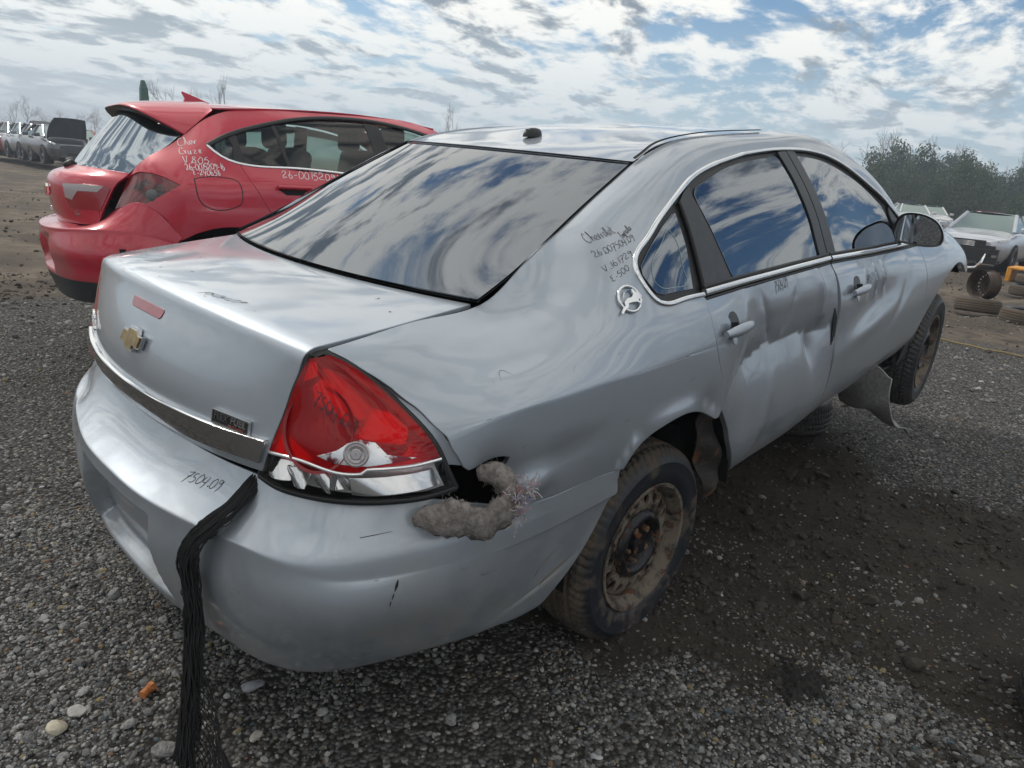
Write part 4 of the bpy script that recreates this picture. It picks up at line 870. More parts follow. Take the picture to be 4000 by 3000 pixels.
for k in range(26):                             # small chips and scuffs round the corner
    u = rg_.uniform(-1.3, -.55); v = rg_.uniform(4.4, 8.); l = rg_.uniform(.006, .03); mark('chip', [(u, v), (u+l, v+rg_.uniform(-.1, .1)), (u+l*1.6, v+rg_.uniform(-.1, .1))], [.0001, rg_.uniform(.0003, .0007), .0001], SCR if rg_.random() < .6 else CUT, bumper, bump_f, bn_, 8)
sn_ = lambda x, t_: side_n(x, t_)
for k in range(34):                             # quarter panel and doors
    x = rg_.uniform(-.7, 1.1); z = rg_.uniform(.62, 1.06); par, ff = (quarter, bent(quarter_disp)) if x < .15 else (rdoor, bent(rear_dent)); x = x if x < .12 else max(x, .5)
    if x < .15 and z < .86: z = rg_.uniform(.86, 1.05)
    l = rg_.uniform(.005, .05); q = [(x, z), (x+l*.5, z+l*rg_.uniform(-.1, .5)), (x+l, z+l*rg_.uniform(-.1, .7))]; mark('scratch', XT(q), [.0001, rg_.uniform(.0003, .0006), .0001], SCR if rg_.random() < .65 else CUT, par, ff, sn_, 8)
for k in range(9):                              # tyre-edge scrapes where the door met the other car
    x = rg_.uniform(.30, .46); z = .74+rg_.uniform(-.05, .02); mark('scrape', XT([(x, z), (x+.02, z+.03), (x+.03, z+.06)]), [.0003, .0015, .0003], SCR, rdoor, bent(rear_dent), sn_, 8)
# crumbs and twigs lying on the lid and the roof
for k in range(26):
    u, v = rg_.uniform(-.9, .9), rg_.uniform(.3, 3.8); S_ = LID if k < 12 else ROOF; v = v if k < 12 else rg_.uniform(1.6, 5); l = rg_.uniform(.004, .02); a = rg_.uniform(0, 6.28)
    mark('crumb', [(u, v), (u+l*math.cos(a), v+l*8*math.sin(a)*.5), (u+l*1.5*math.cos(a+.4), v+l*10*math.sin(a)*.5)], [.0006, rg_.uniform(.001, .002), .0006], CUT, lid if k < 12 else CAR, S_.P, lambda u_, v_, S_=S_: S_.N(u_, v_, flip=-1), 6, .001)
# --- yard numbers written by hand with a marker: strokes on a 0-10 grid
GLY = {'0': [[(5, 10), (2, 8), (1, 4), (3, 0), (6, 1), (8, 5), (7, 9), (4, 10)]], '1': [[(4, 10), (3, 0)]], '2': [[(1, 7), (3, 10), (6, 9), (6, 6), (1, 1), (2, 0), (4, 1), (8, 0)]], '4': [[(2, 10), (1, 5), (3, 4), (7, 5)], [(7, 10), (6, 5), (4, -2)]],
 '5': [[(7, 10), (3, 9.5), (2, 6), (5, 6), (7, 3.5), (5, .5), (2, 0), (1, 1)]], '6': [[(5, 10), (2, 6), (1, 2), (3, 0), (6, 1), (6, 4), (3, 5), (1.5, 3)]], '7': [[(0, 9), (4, 9.5), (8, 10), (5, 5), (2, -2)], [(2, 5), (7, 5.5)]], '8': [[(6, 8), (4, 10), (2, 8), (6, 3), (4, 0), (1.5, 2), (6, 8)]], '3': [[(1, 9), (5, 10), (3, 6), (6, 3), (3, 0), (1, 1)]], '9': [[(7, 8), (4, 10), (2, 8), (3, 6), (6, 7), (7.5, 9), (7, 5), (4, -2)]],
 '.': [[(2, .3), (3, .8), (3, 0), (2, .3)]], '-': [[(1, 4), (5, 4.5)]], 'C': [[(8, 8), (7, 10), (4, 8), (1, 4), (1, 1), (4, -1), (7, 1)]], 'h': [[(1, 0), (3, 6), (5, 11), (4.5, 11), (2, 3), (1.5, 0), (3, 4), (5, 5), (5.5, 1), (7, 0)]],
 'e': [[(1, 2), (5, 3.5), (5, 5.5), (3, 5.5), (1.5, 3), (2.5, .5), (6, 1)]], 'v': [[(1, 5), (2.5, 0), (5, 5.5), (6, 5)]], 'r': [[(1, 5), (1.5, 0), (2, 3.5), (5, 5.5)]], 'o': [[(4, 5.5), (1.5, 4), (1.5, 1), (4, 0), (6, 2.5), (5, 5), (3, 5.5)]], 'l': [[(1, 1), (4, 8), (4.5, 10.5), (3.5, 10.5), (2.5, 3), (3.5, 0), (5, .5)]],
 't': [[(3.5, 10), (2.5, 2), (3.5, 0), (6, 1)], [(1, 6.5), (7, 7)]], 'I': [[(2, 10), (7, 10)], [(4.5, 10), (3.5, 0)], [(1, 0), (6, 0)]], 'm': [[(0, 5), (.5, 0), (1.5, 4.5), (3, 5), (3.2, 0), (4.5, 4.5), (6, 5), (6, 0), (7, .5)]], 'p': [[(1, 5), (0, -5), (1.5, 3), (4, 5.5), (5.5, 3.5), (4, .5), (1, .5)]],
 'a': [[(6, 5), (3, 5.5), (1, 2), (2.5, 0), (5, 3), (6, 5), (5.5, 1), (7, 0)]], 'V': [[(1, 10), (3, 0), (7, 10)]], 'E': [[(6, 9), (2, 8), (3, 5.5), (5, 5.5)], [(3, 5.5), (1, 1.5), (3, 0), (6, 1)]], 'u': [[(1, 5), (1, 1), (3, 0), (5, 3), (5, 5), (5, 1), (7, 0)]], 'z': [[(1, 5), (6, 5), (1, 0), (6, 0)]], 'L': [[(2, 10), (1, 0), (7, 0)]], 'T': [[(0, 10), (8, 10)], [(4, 10), (3, 0)]], '/': [[(6, 11), (1, -2)]], ' ': []}
ADV = {'.': 4, '-': 6.5, '1': 5, 'I': 7, 'l': 4.5, 'm': 7.5, 'e': 6, 'v': 6, 'r': 5.5, 'o': 6.5, 't': 6, 'p': 6.5, 'a': 7, 'h': 7, ' ': 6}
def scrawl(name, txt, place, mat, parent, w=.0006, lift=.0007, jig=.35):
    """place(a, b): a along the line 0..1, b in letter heights -> (points, normals)"""
    tot = sum(ADV.get(c, 9.) for c in txt); x = 0; V, F = [], []; rg = random.Random(len(txt)*7+ord(txt[0]))
    for c in txt:
        dy = rg.uniform(-.6, .6)
        for st in GLY[c]:
            q = smooth_curve([(x+px+rg.uniform(-jig, jig), py+dy+rg.uniform(-jig, jig)) for px, py in st], max(5, 4*len(st)))
            P, N = place(q[:, 0]/tot, q[:, 1]/10.); T = np.gradient(P, axis=0); S = np.cross(T, N); S /= np.maximum(np.linalg.norm(S, axis=1), 1e-9)[:, None]
            ww = w*(.75+.5*np.sin(np.linspace(.3, 2.8, len(P))))[:, None]; k = len(V); m = len(P)
            V += (P+N*lift-S*ww).tolist()+(P+N*lift+S*ww).tolist(); F += [(k+i, k+i+1, k+m+i+1, k+m+i) for i in range(m-1)]
        x += ADV.get(c, 9.)
    return mesh(name, V, F, mat, parent, False)
def side_line(x0, z0, x1, z1, h, disp=None):
    """a line of writing on the right flank from (x0,z0) to (x1,z1), letters h high"""
    d = np.array([x1-x0, z1-z0]); L = np.linalg.norm(d); e = d/L; up = np.array([-e[1], e[0]])
    f = bent(disp) if disp else SIDE.P
    def pl(a, b):
        x = x0+e[0]*a*L+up[0]*b*h; z = z0+e[1]*a*L+up[1]*b*h; t = z2t(x, z); return f(x, t), side_n(x, t)
    return pl
def par_line(S, flip, A, B, hv, f=None):
    """writing on a spline surface between (u,v) points A and B; hv = letter height vector in (u,v)"""
    A, B, hv = np.array(A), np.array(B), np.array(hv); f = f or S.P
    def pl(a, b):
        q = A+np.outer(a, B-A)+np.outer(b, hv); return f(q[:, 0], q[:, 1]), S.N(q[:, 0], q[:, 1], flip=flip)
    return pl
scrawl('marker_writing', 'Chevrolet', side_line(-.176, 1.287, -.085, 1.308, .017), INK, quarter)
scrawl('marker_writing', 'Impala', side_line(-.080, 1.293, -.028, 1.314, .013), INK, quarter)
scrawl('marker_writing', '26.007504.09', side_line(-.186, 1.254, -.036, 1.290, .013), INK, quarter)
scrawl('marker_writing', 'V.161729.', side_line(-.186, 1.222, -.064, 1.256, .013), INK, quarter)
scrawl('marker_writing', 'E-500', side_line(-.180, 1.197, -.108, 1.223, .013), INK, quarter)
scrawl('marker_writing', '7504.09', side_line(.645, 1.058, .745, 1.066, .030, rear_dent), INK, rdoor, .0009)
scrawl('marker_writing', '7504.09', side_line(1.50, .965, 1.62, .99, .030, front_dent), INK, fdoor, .0008)
scrawl('marker_writing', '7504.09', par_line(LID, -1, (.27, 3.6), (.50, 3.0), (.03, -.42)), INK, lid, .0006)
scrawl('marker_writing', '7504.09', par_line(BUMP, BFLIP, (-.262, 1.55), (-.408, 1.22), (-.006, -.5), bump_f), INK, bumper, .0008)
scrawl('marker_writing', '7504.09', par_line(TL, TFL, (.30, .64), (.62, .43), (.05, .085)), INK, lamp, .0009)
# ================================================================ the red hatchback: side sections (half width, height)
RX = [-.60, -.45, -.28, -.10, .08, .4, .9, 1.5, 2.0, 2.4, 3.0, 3.4]
RR = [[(.50,.30),(.60,.40),(.66,.52),(.665,.62),(.65,.70),(.62,.76),(.59,.79),(.555,.81),(.515,.825)],
 [(.62,.30),(.71,.42),(.755,.56),(.765,.70),(.755,.80),(.735,.89),(.70,.96),(.655,1.02),(.605,1.055)],
 [(.70,.30),(.785,.42),(.83,.58),(.845,.75),(.845,.88),(.835,.955),(.79,1.03),(.72,1.10),(.622,1.175)],
 [(.75,.30),(.82,.42),(.86,.58),(.875,.76),(.872,.90),(.85,.98),(.80,1.07),(.72,1.19),(.59,1.315)],
 [(.77,.28),(.84,.40),(.875,.56),(.887,.75),(.883,.90),(.858,.995),(.79,1.10),(.69,1.25),(.548,1.398)],
 [(.78,.26),(.85,.38),(.88,.55),(.892,.74),(.886,.89),(.855,1.0),(.80,1.088),(.68,1.30),(.55,1.432)],
 [(.78,.25),(.85,.36),(.88,.52),(.892,.72),(.885,.87),(.855,.98),(.81,1.065),(.66,1.335),(.55,1.452)],
 [(.78,.25),(.85,.35),(.88,.5),(.892,.7),(.884,.85),(.853,.96),(.815,1.035),(.70,1.28),(.555,1.415)],
 [(.78,.25),(.85,.35),(.88,.5),(.892,.7),(.88,.83),(.85,.93),(.81,1.0),(.76,1.08),(.66,1.18)],
 [(.78,.25),(.85,.35),(.88,.5),(.892,.68),(.88,.80),(.85,.88),(.80,.95),(.76,.98),(.70,1.0)],
 [(.74,.25),(.81,.35),(.84,.48),(.85,.63),(.84,.73),(.81,.80),(.77,.85),(.72,.88),(.66,.90)],
 [(.60,.25),(.66,.35),(.69,.46),(.70,.57),(.69,.65),(.66,.71),(.62,.75),(.58,.77),(.52,.78)]]
RSIDE = Surf(RX, list(range(9)), [[(x, -h, z) for h, z in row] for x, row in zip(RX, RR)])
_rt = np.linspace(0, 8, 201)
def rz2t(x, z):
    x = np.atleast_1d(np.asarray(x, float)); z = np.atleast_1d(np.asarray(z, float)); out = np.empty(len(x))
    for i in range(len(x)):
        zz = RSIDE.P(np.full(201, x[i]), _rt)[:, 2]; out[i] = np.interp(z[i], np.maximum.accumulate(zz), _rt)
    return out
def pose(x, y, z, yaw, pitch=0., roll=0.):
    return Matrix.Translation((x, y, z))@Matrix.Rotation(yaw, 4, 'Z')@Matrix.Rotation(-pitch, 4, 'Y')@Matrix.Rotation(roll, 4, 'X')
RC = empty('red_hatchback', M=pose(.296, 3.875, .232, -.157, .01, -.02))
tag(RC, 'red five-door hatchback with a roof spoiler and shark fin, behind the silver sedan', 'car')
RSC = (1., .13)
def RXT(pts): p = np.array(pts, float); return np.stack([p[:, 0], rz2t(p[:, 0], p[:, 1])], 1)
def rn(x, t): return RSIDE.N(x, t, flip=1)
def r_off(d): return lambda x, t: RSIDE.P(x, t)+rn(x, t)*d
R_DT = [(-.102, 1.189), (.024, 1.255), (.16, 1.305), (.3, 1.347), (.45, 1.384), (.611, 1.41), (.80, 1.425), (.94, 1.428), (1.216, 1.405), (1.5, 1.335), (1.75, 1.20), (1.93, 1.09)]
R_BL = [(-.102, 1.189), (-.058, 1.144), (.006, 1.111), (.05, 1.10), (.348, 1.091), (.667, 1.081), (1.3, 1.048), (1.95, 1.01)]
R_SC = [(.05, 1.10), (.097, 1.0), (.145, .915), (.188, .841), (.235, .75), (.27, .66)]
R_TL = [(-.507, .985), (-.47, 1.012), (-.43, 1.019), (-.352, 1.001), (-.283, .963), (-.32, .935), (-.365, .905), (-.452, .845), (-.525, .812), (-.585, .812)]
RARC = [(-.335, .60), (-.31, .655), (-.22, .70), (-.10, .735), (0, .742), (.1, .735), (.2, .70)]
GLASS_T = glassmat('green_tint_glass', (.55, .68, .62), 1., 1.6); GLASS_P = glassmat('smoked_glass', (.10, .12, .12), 1., 1.6)
RGLASS = pmat('hatch_glass', (.33, .37, .41), .02, 1.)
DKRED = pmat('broken_lamp', (.16, .008, .014), .2, coat=.8, col2=(.03, .006, .008), c2scale=9)
for sd_, fl in ((1, 1), (-1, -1)):
    w = (lambda f: f) if sd_ == 1 else lf
    st = .03 if sd_ == 1 else .07
    q = [(-.30, .655)]+sm(RARC[2:], 10)+sm(R_SC[::-1], 14)[1:]
    q = RXT(q+sm(R_BL[:4][::-1], 10)+sm(R_DT, 40)[1:]+[(1.95, 1.04)]).tolist()+[(2.0, 8.)]+[(x, 8.) for x in np.arange(1.9, -.5, -.08)]+RXT(R_TL[:8]+[(-.43, .832)]).tolist()
    qp = trim('body_side', q, w(lambda x, t: RSIDE.P(x, t)), RED, RC, step=st, flange=.012, flip=fl, sc=RSC)
    d1 = sm([(x+.007, z) for x, z in R_SC], 14)+[(.33, .50), (.40, .36), (1.0, .34), (1.02, .7), (1.03, 1.045)]+[(.667, 1.070), (.348, 1.080), (.06, 1.089)]
    rdr = trim('rear_door', RXT(d1), w(r_off(0)), RED, RC, step=st*1.2, flange=.012, flip=fl, sc=RSC)
    trim('front_door', RXT([(1.04, 1.045), (1.03, .7), (1.015, .34), (1.95, .34), (2.05, .6), (2.02, .99), (1.5, 1.024)]), w(r_off(0)), RED, RC, step=.06, flange=.012, flip=fl, sc=RSC)
    trim('front_fender', RXT([(2.06, .6), (2.03, .995), (2.4, .95), (3.0, .85), (3.38, .74), (3.38, .4), (3.08, .4), (3.05, .6), (2.85, .70), (2.6, .70), (2.4, .62), (2.33, .4), (2.1, .36)]), w(r_off(0)), RED, RC, step=.08, flange=.012, flip=fl, sc=RSC)
    # window surround: pillars and rails in black, panes let in
    for nm, po, mt, of in (('quarter_window', [(.025, 1.110), (-.055, 1.158), (-.085, 1.19), (.018, 1.245), (.035, 1.235)], GLASS_P, -.006), ('rear_door_window', [(.09, 1.105), (.345, 1.098), (.30, 1.332), (.12, 1.283), (.075, 1.262)], GLASS_T, -.006), ('rear_door_window', [(.36, 1.098), (.665, 1.088), (.96, 1.072), (.955, 1.20), (.925, 1.405), (.80, 1.405), (.611, 1.392), (.45, 1.366), (.318, 1.335)], GLASS_T, -.006),
                           ('front_door_window', [(1.09, 1.066), (1.85, 1.03), (1.72, 1.185), (1.49, 1.31), (1.21, 1.382), (1.035, 1.40), (1.06, 1.25)], GLASS_T, -.006),
                           ('pillar_cover', [(.96, 1.072), (1.085, 1.066), (1.055, 1.25), (1.03, 1.402), (.93, 1.408), (.955, 1.22)], BLACK, -.003), ('pillar_cover', [(.03, 1.108), (.088, 1.105), (.072, 1.266), (.022, 1.248), (.04, 1.2)], BLACK, -.003), ('window_bar', [(.343, 1.098), (.362, 1.098), (.318, 1.338), (.298, 1.335)], BLACK, -.003)):
        trim(nm, RXT(po), w(r_off(of)), mt, RC, step=.05, flange=.006, flip=fl, sc=RSC)
    for pts, nm, mt, wd in ((R_BL, 'belt_moulding', CHROME, .017), (R_DT, 'window_rail', BLACK, .028)):
        qq = RXT(sm(pts, 50)); P = RSIDE.P(*qq.T)+rn(*qq.T)*-.002; n_ = rn(*qq.T)
        if sd_ == -1: P, n_ = P*[1, -1, 1], n_*[1, -1, 1]
        ribbon(nm, P, n_, wd, .008, mt, RC)
    trim('tail_light', RXT(R_TL), w(r_off(-.006)), DKRED, RC, step=.03, flange=.01, flip=fl, sc=RSC)
    if sd_ == 1:
        fu = [(-.21, 1.0), (-.16, 1.012), (-.02, 1.012), (.02, 1.0), (.04, .93), (.025, .87), (-.01, .85), (-.15, .845), (-.185, .87), (-.205, .92)]
        qq = RXT(sm(fu+fu[:1], 60)); ribbon('fuel_door_gap', RSIDE.P(*qq.T)-rn(*qq.T)*.0004, rn(*qq.T), .006, .0012, RUBBER, qp, True)
        trim('handle_cup', RXT([(.25, .965), (.29, .985), (.40, .985), (.44, .967), (.40, .935), (.30, .932)]), r_off(.001), DARK, rdr, step=.03, flange=0, sc=RSC)
        qq = RXT(np.stack([np.linspace(.245, .45, 14), np.full(14, .972)], 1)); ribbon('door_handle', RSIDE.P(*qq.T)+rn(*qq.T)*.02, rn(*qq.T), .024, .014, RED, rdr)
        p = RSIDE.P(*RXT([(-.42, .90)]).T)[0]; b = MB(); b.lathe([(.03, 0), (.032, -.012), (.022, -.018), (.001, -.02)], 18, 'y', p); b.build('bulb_socket', pmat('socket_grey', (.16, .17, .17), .6), qp)
# hatch, its glass, spoiler and roof
HT = cross([(-.42, 1.365, -.20, .575, 1.255), (-.52, 1.25, -.30, .60, 1.165), (-.63, 1.12, -.42, .60, 1.085), (-.70, 1.03, -.50, .595, 1.005), (-.775, 1.0, -.545, .585, .965), (-.825, .962, -.575, .565, .925), (-.838, .90, -.60, .545, .87), (-.83, .80, -.63, .52, .80), (-.80, .70, -.66, .49, .71)], 2.4)
def ht_off(d): return lambda u, v: HT.P(u, v)+HT.N(u, v, flip=-1)*d
hatch = trim('tailgate', box_poly(-1, 1, 3., 8, 20, 24), HT.P, RED, RC, step=.025, flange=.014, flip=-1, sc=(.6, .09))
trim('tailgate_window', box_poly(-1, 1, .1, 3., 20, 14), ht_off(-.002), RGLASS, RC, step=.04, flange=.004, flip=-1, sc=(.6, .14))
WLENS = pmat('white_lens', (.40, .34, .35), .12, coat=1.)
trim('tail_light', [(.50, 5.55), (.95, 5.05), (.985, 5.2), (.985, 7.1), (.62, 7.1), (.56, 6.6)], ht_off(.004), pmat('red_lamp2', (.30, .012, .02), .1, coat=1.), hatch, step=.03, flange=.008, flip=-1, sc=(.6, .09))
trim('reversing_light', [(.51, 5.6), (.93, 5.15), (.90, 5.75), (.72, 5.95), (.66, 6.6), (.56, 6.5)], ht_off(.006), WLENS, hatch, step=.03, flange=.003, flip=-1, sc=(.6, .09))
def on_ht(u, v): p = HT.P(np.array([u]), np.array([v]))[0]; n = HT.N(np.array([u]), np.array([v]), flip=-1)[0]; a = np.array([0, -1., 0]); a -= n*(a@n); a /= np.linalg.norm(a); bb = np.cross(n, a); return p, n, a, (bb if bb[2] > 0 else -bb)
p, n, a, bb = on_ht(0, 6.25); b = MB(); b.extr([p+n*.001+a*x*1.1+bb*y*1.2 for x, y in bow], n*.012); b.build('emblem_rim', CHROME, hatch, smooth=False)
b = MB(); b.extr([p+n*.013+a*x+bb*y for x, y in bow], n*.003); b.build('emblem', GOLD, hatch, smooth=False)
for u, tx in ((-.62, 'CRUZE'), (.70, 'LS')):
    p, n, a, bb = on_ht(u, 7.5); text_mesh(tx, .04, hatch, CHROME, 'model_letters', p+n*.002, a, bb, n, .002)
p, n, a, bb = on_ht(0, 3.15); b = MB(); b.lathe([(.035, 0), (.035, .02), (.02, .03), (.001, .03)], 16, 'z'); V = p+np.outer(np.array(b.V)[:, 0], a)+np.outer(np.array(b.V)[:, 1], bb)+np.outer(np.array(b.V)[:, 2], n); wp = mesh('wiper', V, b.F, BLACK, hatch)
b = MB(); pts = [HT.P(np.array([-.05-.45*s]), np.array([3.1-.35*s]))[0]+on_ht(-.05-.45*s, 3.)[1]*(.028) for s in np.linspace(0, 1, 8)]; b.tube(pts, .009, 6); b.build('wiper_arm', BLACK, wp)
SPO = cross([(.0, 1.452, -.02, .548, 1.392), (-.18, 1.440, -.09, .575, 1.335), (-.34, 1.423, -.15, .60, 1.285), (-.44, 1.404, -.19, .61, 1.25), (-.462, 1.390, -.20, .605, 1.238)], 4.5, (-1, -.97, -.9, -.8, -.6, -.3, 0, .3, .6, .8, .9, .97, 1))
sp_ = trim('roof_spoiler', box_poly(-1, 1, 0, 4, 40, 10), SPO.P, RED, RC, step=.03, flange=.006, flip=-1, sc=(.6, .12))
SPU = cross([(-.461, 1.388, -.20, .603, 1.236), (-.44, 1.366, -.195, .59, 1.232), (-.38, 1.35, -.17, .57, 1.25)], 4.5, (-1, -.97, -.9, -.8, -.6, -.3, 0, .3, .6, .8, .9, .97, 1))
trim('spoiler_underside', box_poly(-1, 1, 0, 2, 40, 6), SPU.P, BLACK, sp_, step=.03, flange=0, flip=1, sc=(.6, .05))
RRF = cross([(.004, 1.452, -.016, .546, 1.394), (.3, 1.468, .3, .546, 1.424), (.7, 1.478, .7, .546, 1.447), (1.1, 1.472, 1.1, .546, 1.448), (1.5, 1.44, 1.5, .55, 1.416)], 2.3)
trim('roof', box_poly(-1, 1, 0, 4), RRF.P, RED, RC, step=.05, flange=.01, flip=-1, sc=(.55, .35))
RWS = cross([(1.52, 1.438, 1.52, .55, 1.41), (1.9, 1.22, 1.8, .64, 1.22), (2.3, 1.04, 2.1, .70, 1.02)], 2.)
trim('windscreen', box_poly(-.99, .99, 0, 2), RWS.P, GLASS_T, RC, step=.1, flange=.004, flip=-1, sc=(.6, .4))
RHD = cross([(2.3, 1.04, 2.1, .69, 1.02), (2.8, .98, 2.6, .68, .95), (3.35, .82, 3.2, .58, .80)], 2.)
trim('bonnet', box_poly(-.99, .99, 0, 2), RHD.P, RED, RC, step=.1, flange=.01, flip=-1, sc=(.6, .5))
V = []
fin = [(.17, 0.), (.10, .018), (.0, .052), (-.05, .068), (-.052, .06), (-.035, .03), (-.045, .0)]
b = MB(); b.extr([(x, -.014, 1.452+z) for x, z in fin], (0, .028, 0)); bevel(b.build('shark_fin', RED, RC, True, 60), .008, 3)
# bumper with a black valance
RBT = [(-.79, 0, .70), (-.765, .3, .70), (-.67, .48, .71), (-.60, .565, .78), (-.445, .748, .842), (-.297, .842, .670)]
RBC = [(-.895, 0, .672), (-.868, .3, .678), (-.785, .52, .69), (-.665, .66, .70), (-.48, .765, .69), (-.32, .835, .64)]
RBF = [(-.912, 0, .56), (-.887, .3, .56), (-.81, .545, .56), (-.685, .69, .56), (-.49, .785, .56), (-.335, .833, .56)]
RBB = [(-.885, 0, .40), (-.86, .3, .40), (-.79, .53, .40), (-.66, .67, .40), (-.48, .76, .40), (-.36, .80, .42)]
RBK = [(-.84, 0, .27), (-.82, .3, .27), (-.75, .5, .27), (-.63, .63, .27), (-.46, .72, .27), (-.38, .76, .30)]
G = []
for T, C_, F_, B_, K_ in zip(*[np.array(z_, float) for z_ in (RBT, RBC, RBF, RBB, RBK)]): G.append([T, T*.45+C_*.55+[0, 0, .004], C_, C_*.8+F_*.2, F_, F_*.5+B_*.5, B_, B_*.5+K_*.5, K_])
H = np.array(G); R_ = H.copy(); R_[..., 1] *= -1; G = np.concatenate([R_[::-1], H[1:]], 0)
du = np.concatenate([[0], np.cumsum(np.linalg.norm(np.diff(G[:, 4], axis=0), axis=1))]); du -= du[5]
RBS = Surf(du, list(range(9)), G); fl = 1 if RBS.N(np.array([0.]), np.array([4.]))[0][0] < 0 else -1
def rb_f(u, v):
    P = RBS.P(u, v); m = sst(.27-np.abs(P[:, 1]), 0, .03)*sst(.625-P[:, 2], 0, .03)*sst(P[:, 2], .43, .47); P = P.copy(); P[:, 0] += .045*m; return P
rb = trim('rear_bumper', box_poly(du[0], du[-1], 0, 6, 40, 24), rb_f, RED, RC, step=.025, flange=.01, flip=fl, sc=(1., .07))
trim('bumper_valance', box_poly(du[0], du[-1], 6.02, 8, 40, 8), lambda u, v: rb_f(u, v), TRIM, rb, step=.04, flange=.01, flip=fl, sc=(1., .07))
b = MB(); b.box((1.2, 0, .42), (3.6, 1.5, .36)); b.box((-.35, 0, .60), (.6, 1.0, .4)); b.box((.05, 0, .82), (.7, 1.2, .3)); b.box((1.3, 0, .75), (1.4, 1.62, .4)); b.build('dark_body_box', DARK, RC)
SEATM = pmat('seat_cloth', (.035, .037, .04), .9, bump=.2, bscale=90)
for x, y, h in ((.45, -.40, 1.12), (.45, .40, 1.12), (1.32, -.36, 1.16), (1.32, .36, 1.16)):
    b = MB(); b.box((x, y, h-.16), (.16, .48, .52), np.array([[.97, 0, .22], [0, 1, 0], [-.22, 0, .97]])); st_ = bevel(b.build('seat_back', SEATM, RC), .05, 3)
    b = MB(); b.box((x-.05, y, h+.17), (.10, .26, .17)); bevel(b.build('headrest', SEATM, st_), .04, 3)
TY3 = TY2
for x, y, r in ((0, -.76, 0), (0, .76, math.pi), (2.7, -.76, 0), (2.7, .76, math.pi)): wheel(RC, (x, y, .32), (0, 0, r), TY2)
WINK = pmat('white_marker', (.75, .72, .74), .6)
def rline(x0, z0, x1, z1, h):
    d = np.array([x1-x0, z1-z0]); L = np.linalg.norm(d); e = d/L; up = np.array([-e[1], e[0]])
    def pl(a, b):
        x = x0+e[0]*a*L+up[0]*b*h; z = z0+e[1]*a*L+up[1]*b*h; t = rz2t(x, z); return RSIDE.P(x, t), rn(x, t)
    return pl
for tx, l in (('Chev', (-.24, 1.175, -.15, 1.19, .035)), ('Cruze', (-.25, 1.130, -.14, 1.140, .035)), ('V.805', (-.245, 1.085, -.11, 1.085, .035)), ('26-0015209-16', (-.24, 1.045, -.03, 1.060, .032)), ('E-240658', (-.21, 1.02, -.06, 1.025, .028))):
    scrawl('marker_writing', tx, rline(*l), WINK, qp, .0017, .001, .9)
scrawl('marker_writing', '26-00152091', rline(.29, 1.035, .66, 1.03, .04), WINK, rdr, .0018, .001, .8)
# it rests on two stands of welded wheels out of sight; the props under the sills
for x in (.35, 2.1):
    st_ = MB(); st_.lathe([(.20, .0), (.215, .01), (.19, .05), (.185, .16), (.215, .20), (.205, .21), (.05, .21)], 28, 'z', (0, 0, 0)); o = st_.build('wheel_stand', RUSTY); o.matrix_world = pose(*(RC.matrix_world@Vector((x, -.3, 0))).xy, .0, 0.); o.scale = (1, 1, 1.35)
    tag(o, 'rusty steel wheel standing under the red hatchback, '+('towards its tail' if x < 1 else 'towards its nose'), 'wheel', 'wheels used as stands under the red car')
# ================================================================ the yard: one sheet of ground, stones on it
def fbm(x, y, seed, octs=((1, 1.), (2.1, .5), (4.3, .25))):
    r = np.random.default_rng(seed); z = 0*x
    for f, a in octs:
        for k in range(4):
            t = r.uniform(0, 2*math.pi); p = r.uniform(0, 6.28); z = z+a*.5*np.sin((x*math.cos(t)+y*math.sin(t))*f*r.uniform(.7, 1.3)+p)
    return z
def lay(x, y):
    """height of the yard: flat by the cars, wheel ruts to the right"""
    r = np.hypot(x-CW[0], y-CW[1]); h = .012*fbm(x, y, 3, ((2.2, 1.), (5.1, .5), (11., .3)))
    far = sst(r, 6, 14); h = h*(1+1.5*far)
    rut = np.exp(-((y-1.1-.02*x)/.22)**2)+np.exp(-((y+.5-.02*x)/.22)**2); h = h-.05*rut*sst(x, 5., 7.)*(1+.3*np.sin(x*3))
    return h-.004
g1 = np.sinh(np.linspace(-7.9, 7.9, 260))*.62
gx, gy = np.meshgrid(g1, g1, indexing='ij'); GX, GY = gx+CW[0]+1.2, gy+CW[1]+1.0
Z = lay(GX, GY)*np.clip(60/np.maximum(np.hypot(gx, gy), 1), 0, 1)
gm = bpy.data.materials.new('yard_ground'); gm.use_nodes = True; t = NT(gm.node_tree); gm.node_tree.nodes.clear()
p = t.n('ShaderNodeBsdfPrincipled'); o = t.n('ShaderNodeOutputMaterial'); t.l(p.outputs[0], o.inputs[0]); p.inputs['Roughness'].default_value = .92; p.inputs['Specular IOR Level'].default_value = .25
v = t.n('ShaderNodeTexCoord').outputs['Object']; s_ = t.n('ShaderNodeSeparateXYZ', i0=v)
big = t.noise(v, .55, 6, .6); mid = t.noise(v, 3.2, 7, .65); fine = t.noise(v, 45., 6, .7); grit = t.noise(v, 190., 4, .7)
dirt = t.mix(t.step(mid, .3, .7), (.030, .026, .022), (.066, .055, .045)); dirt = t.mix(t.step(fine, .35, .75), dirt, t.mix(mid, (.042, .036, .030), (.095, .080, .066)))
vo = t.n('ShaderNodeTexVoronoi', i0=v); vo.inputs['Scale'].default_value = 62.; vo.inputs['Randomness'].default_value = 1.
cell = t.n('ShaderNodeSeparateColor', i0=vo.outputs['Color']); gcol = t.mix(cell.outputs[0], (.07, .068, .066), (.25, .244, .236)); gcol = t.mix(t.step(cell.outputs[1], .86, .9), gcol, (.45, .43, .40)); gcol = t.mix(t.step(vo.outputs['Distance'], .35, .75), gcol, (.030, .027, .024))
tan = t.mix(t.step(mid, .35, .7), (.15, .12, .09), (.24, .195, .15))     # dry clay further off
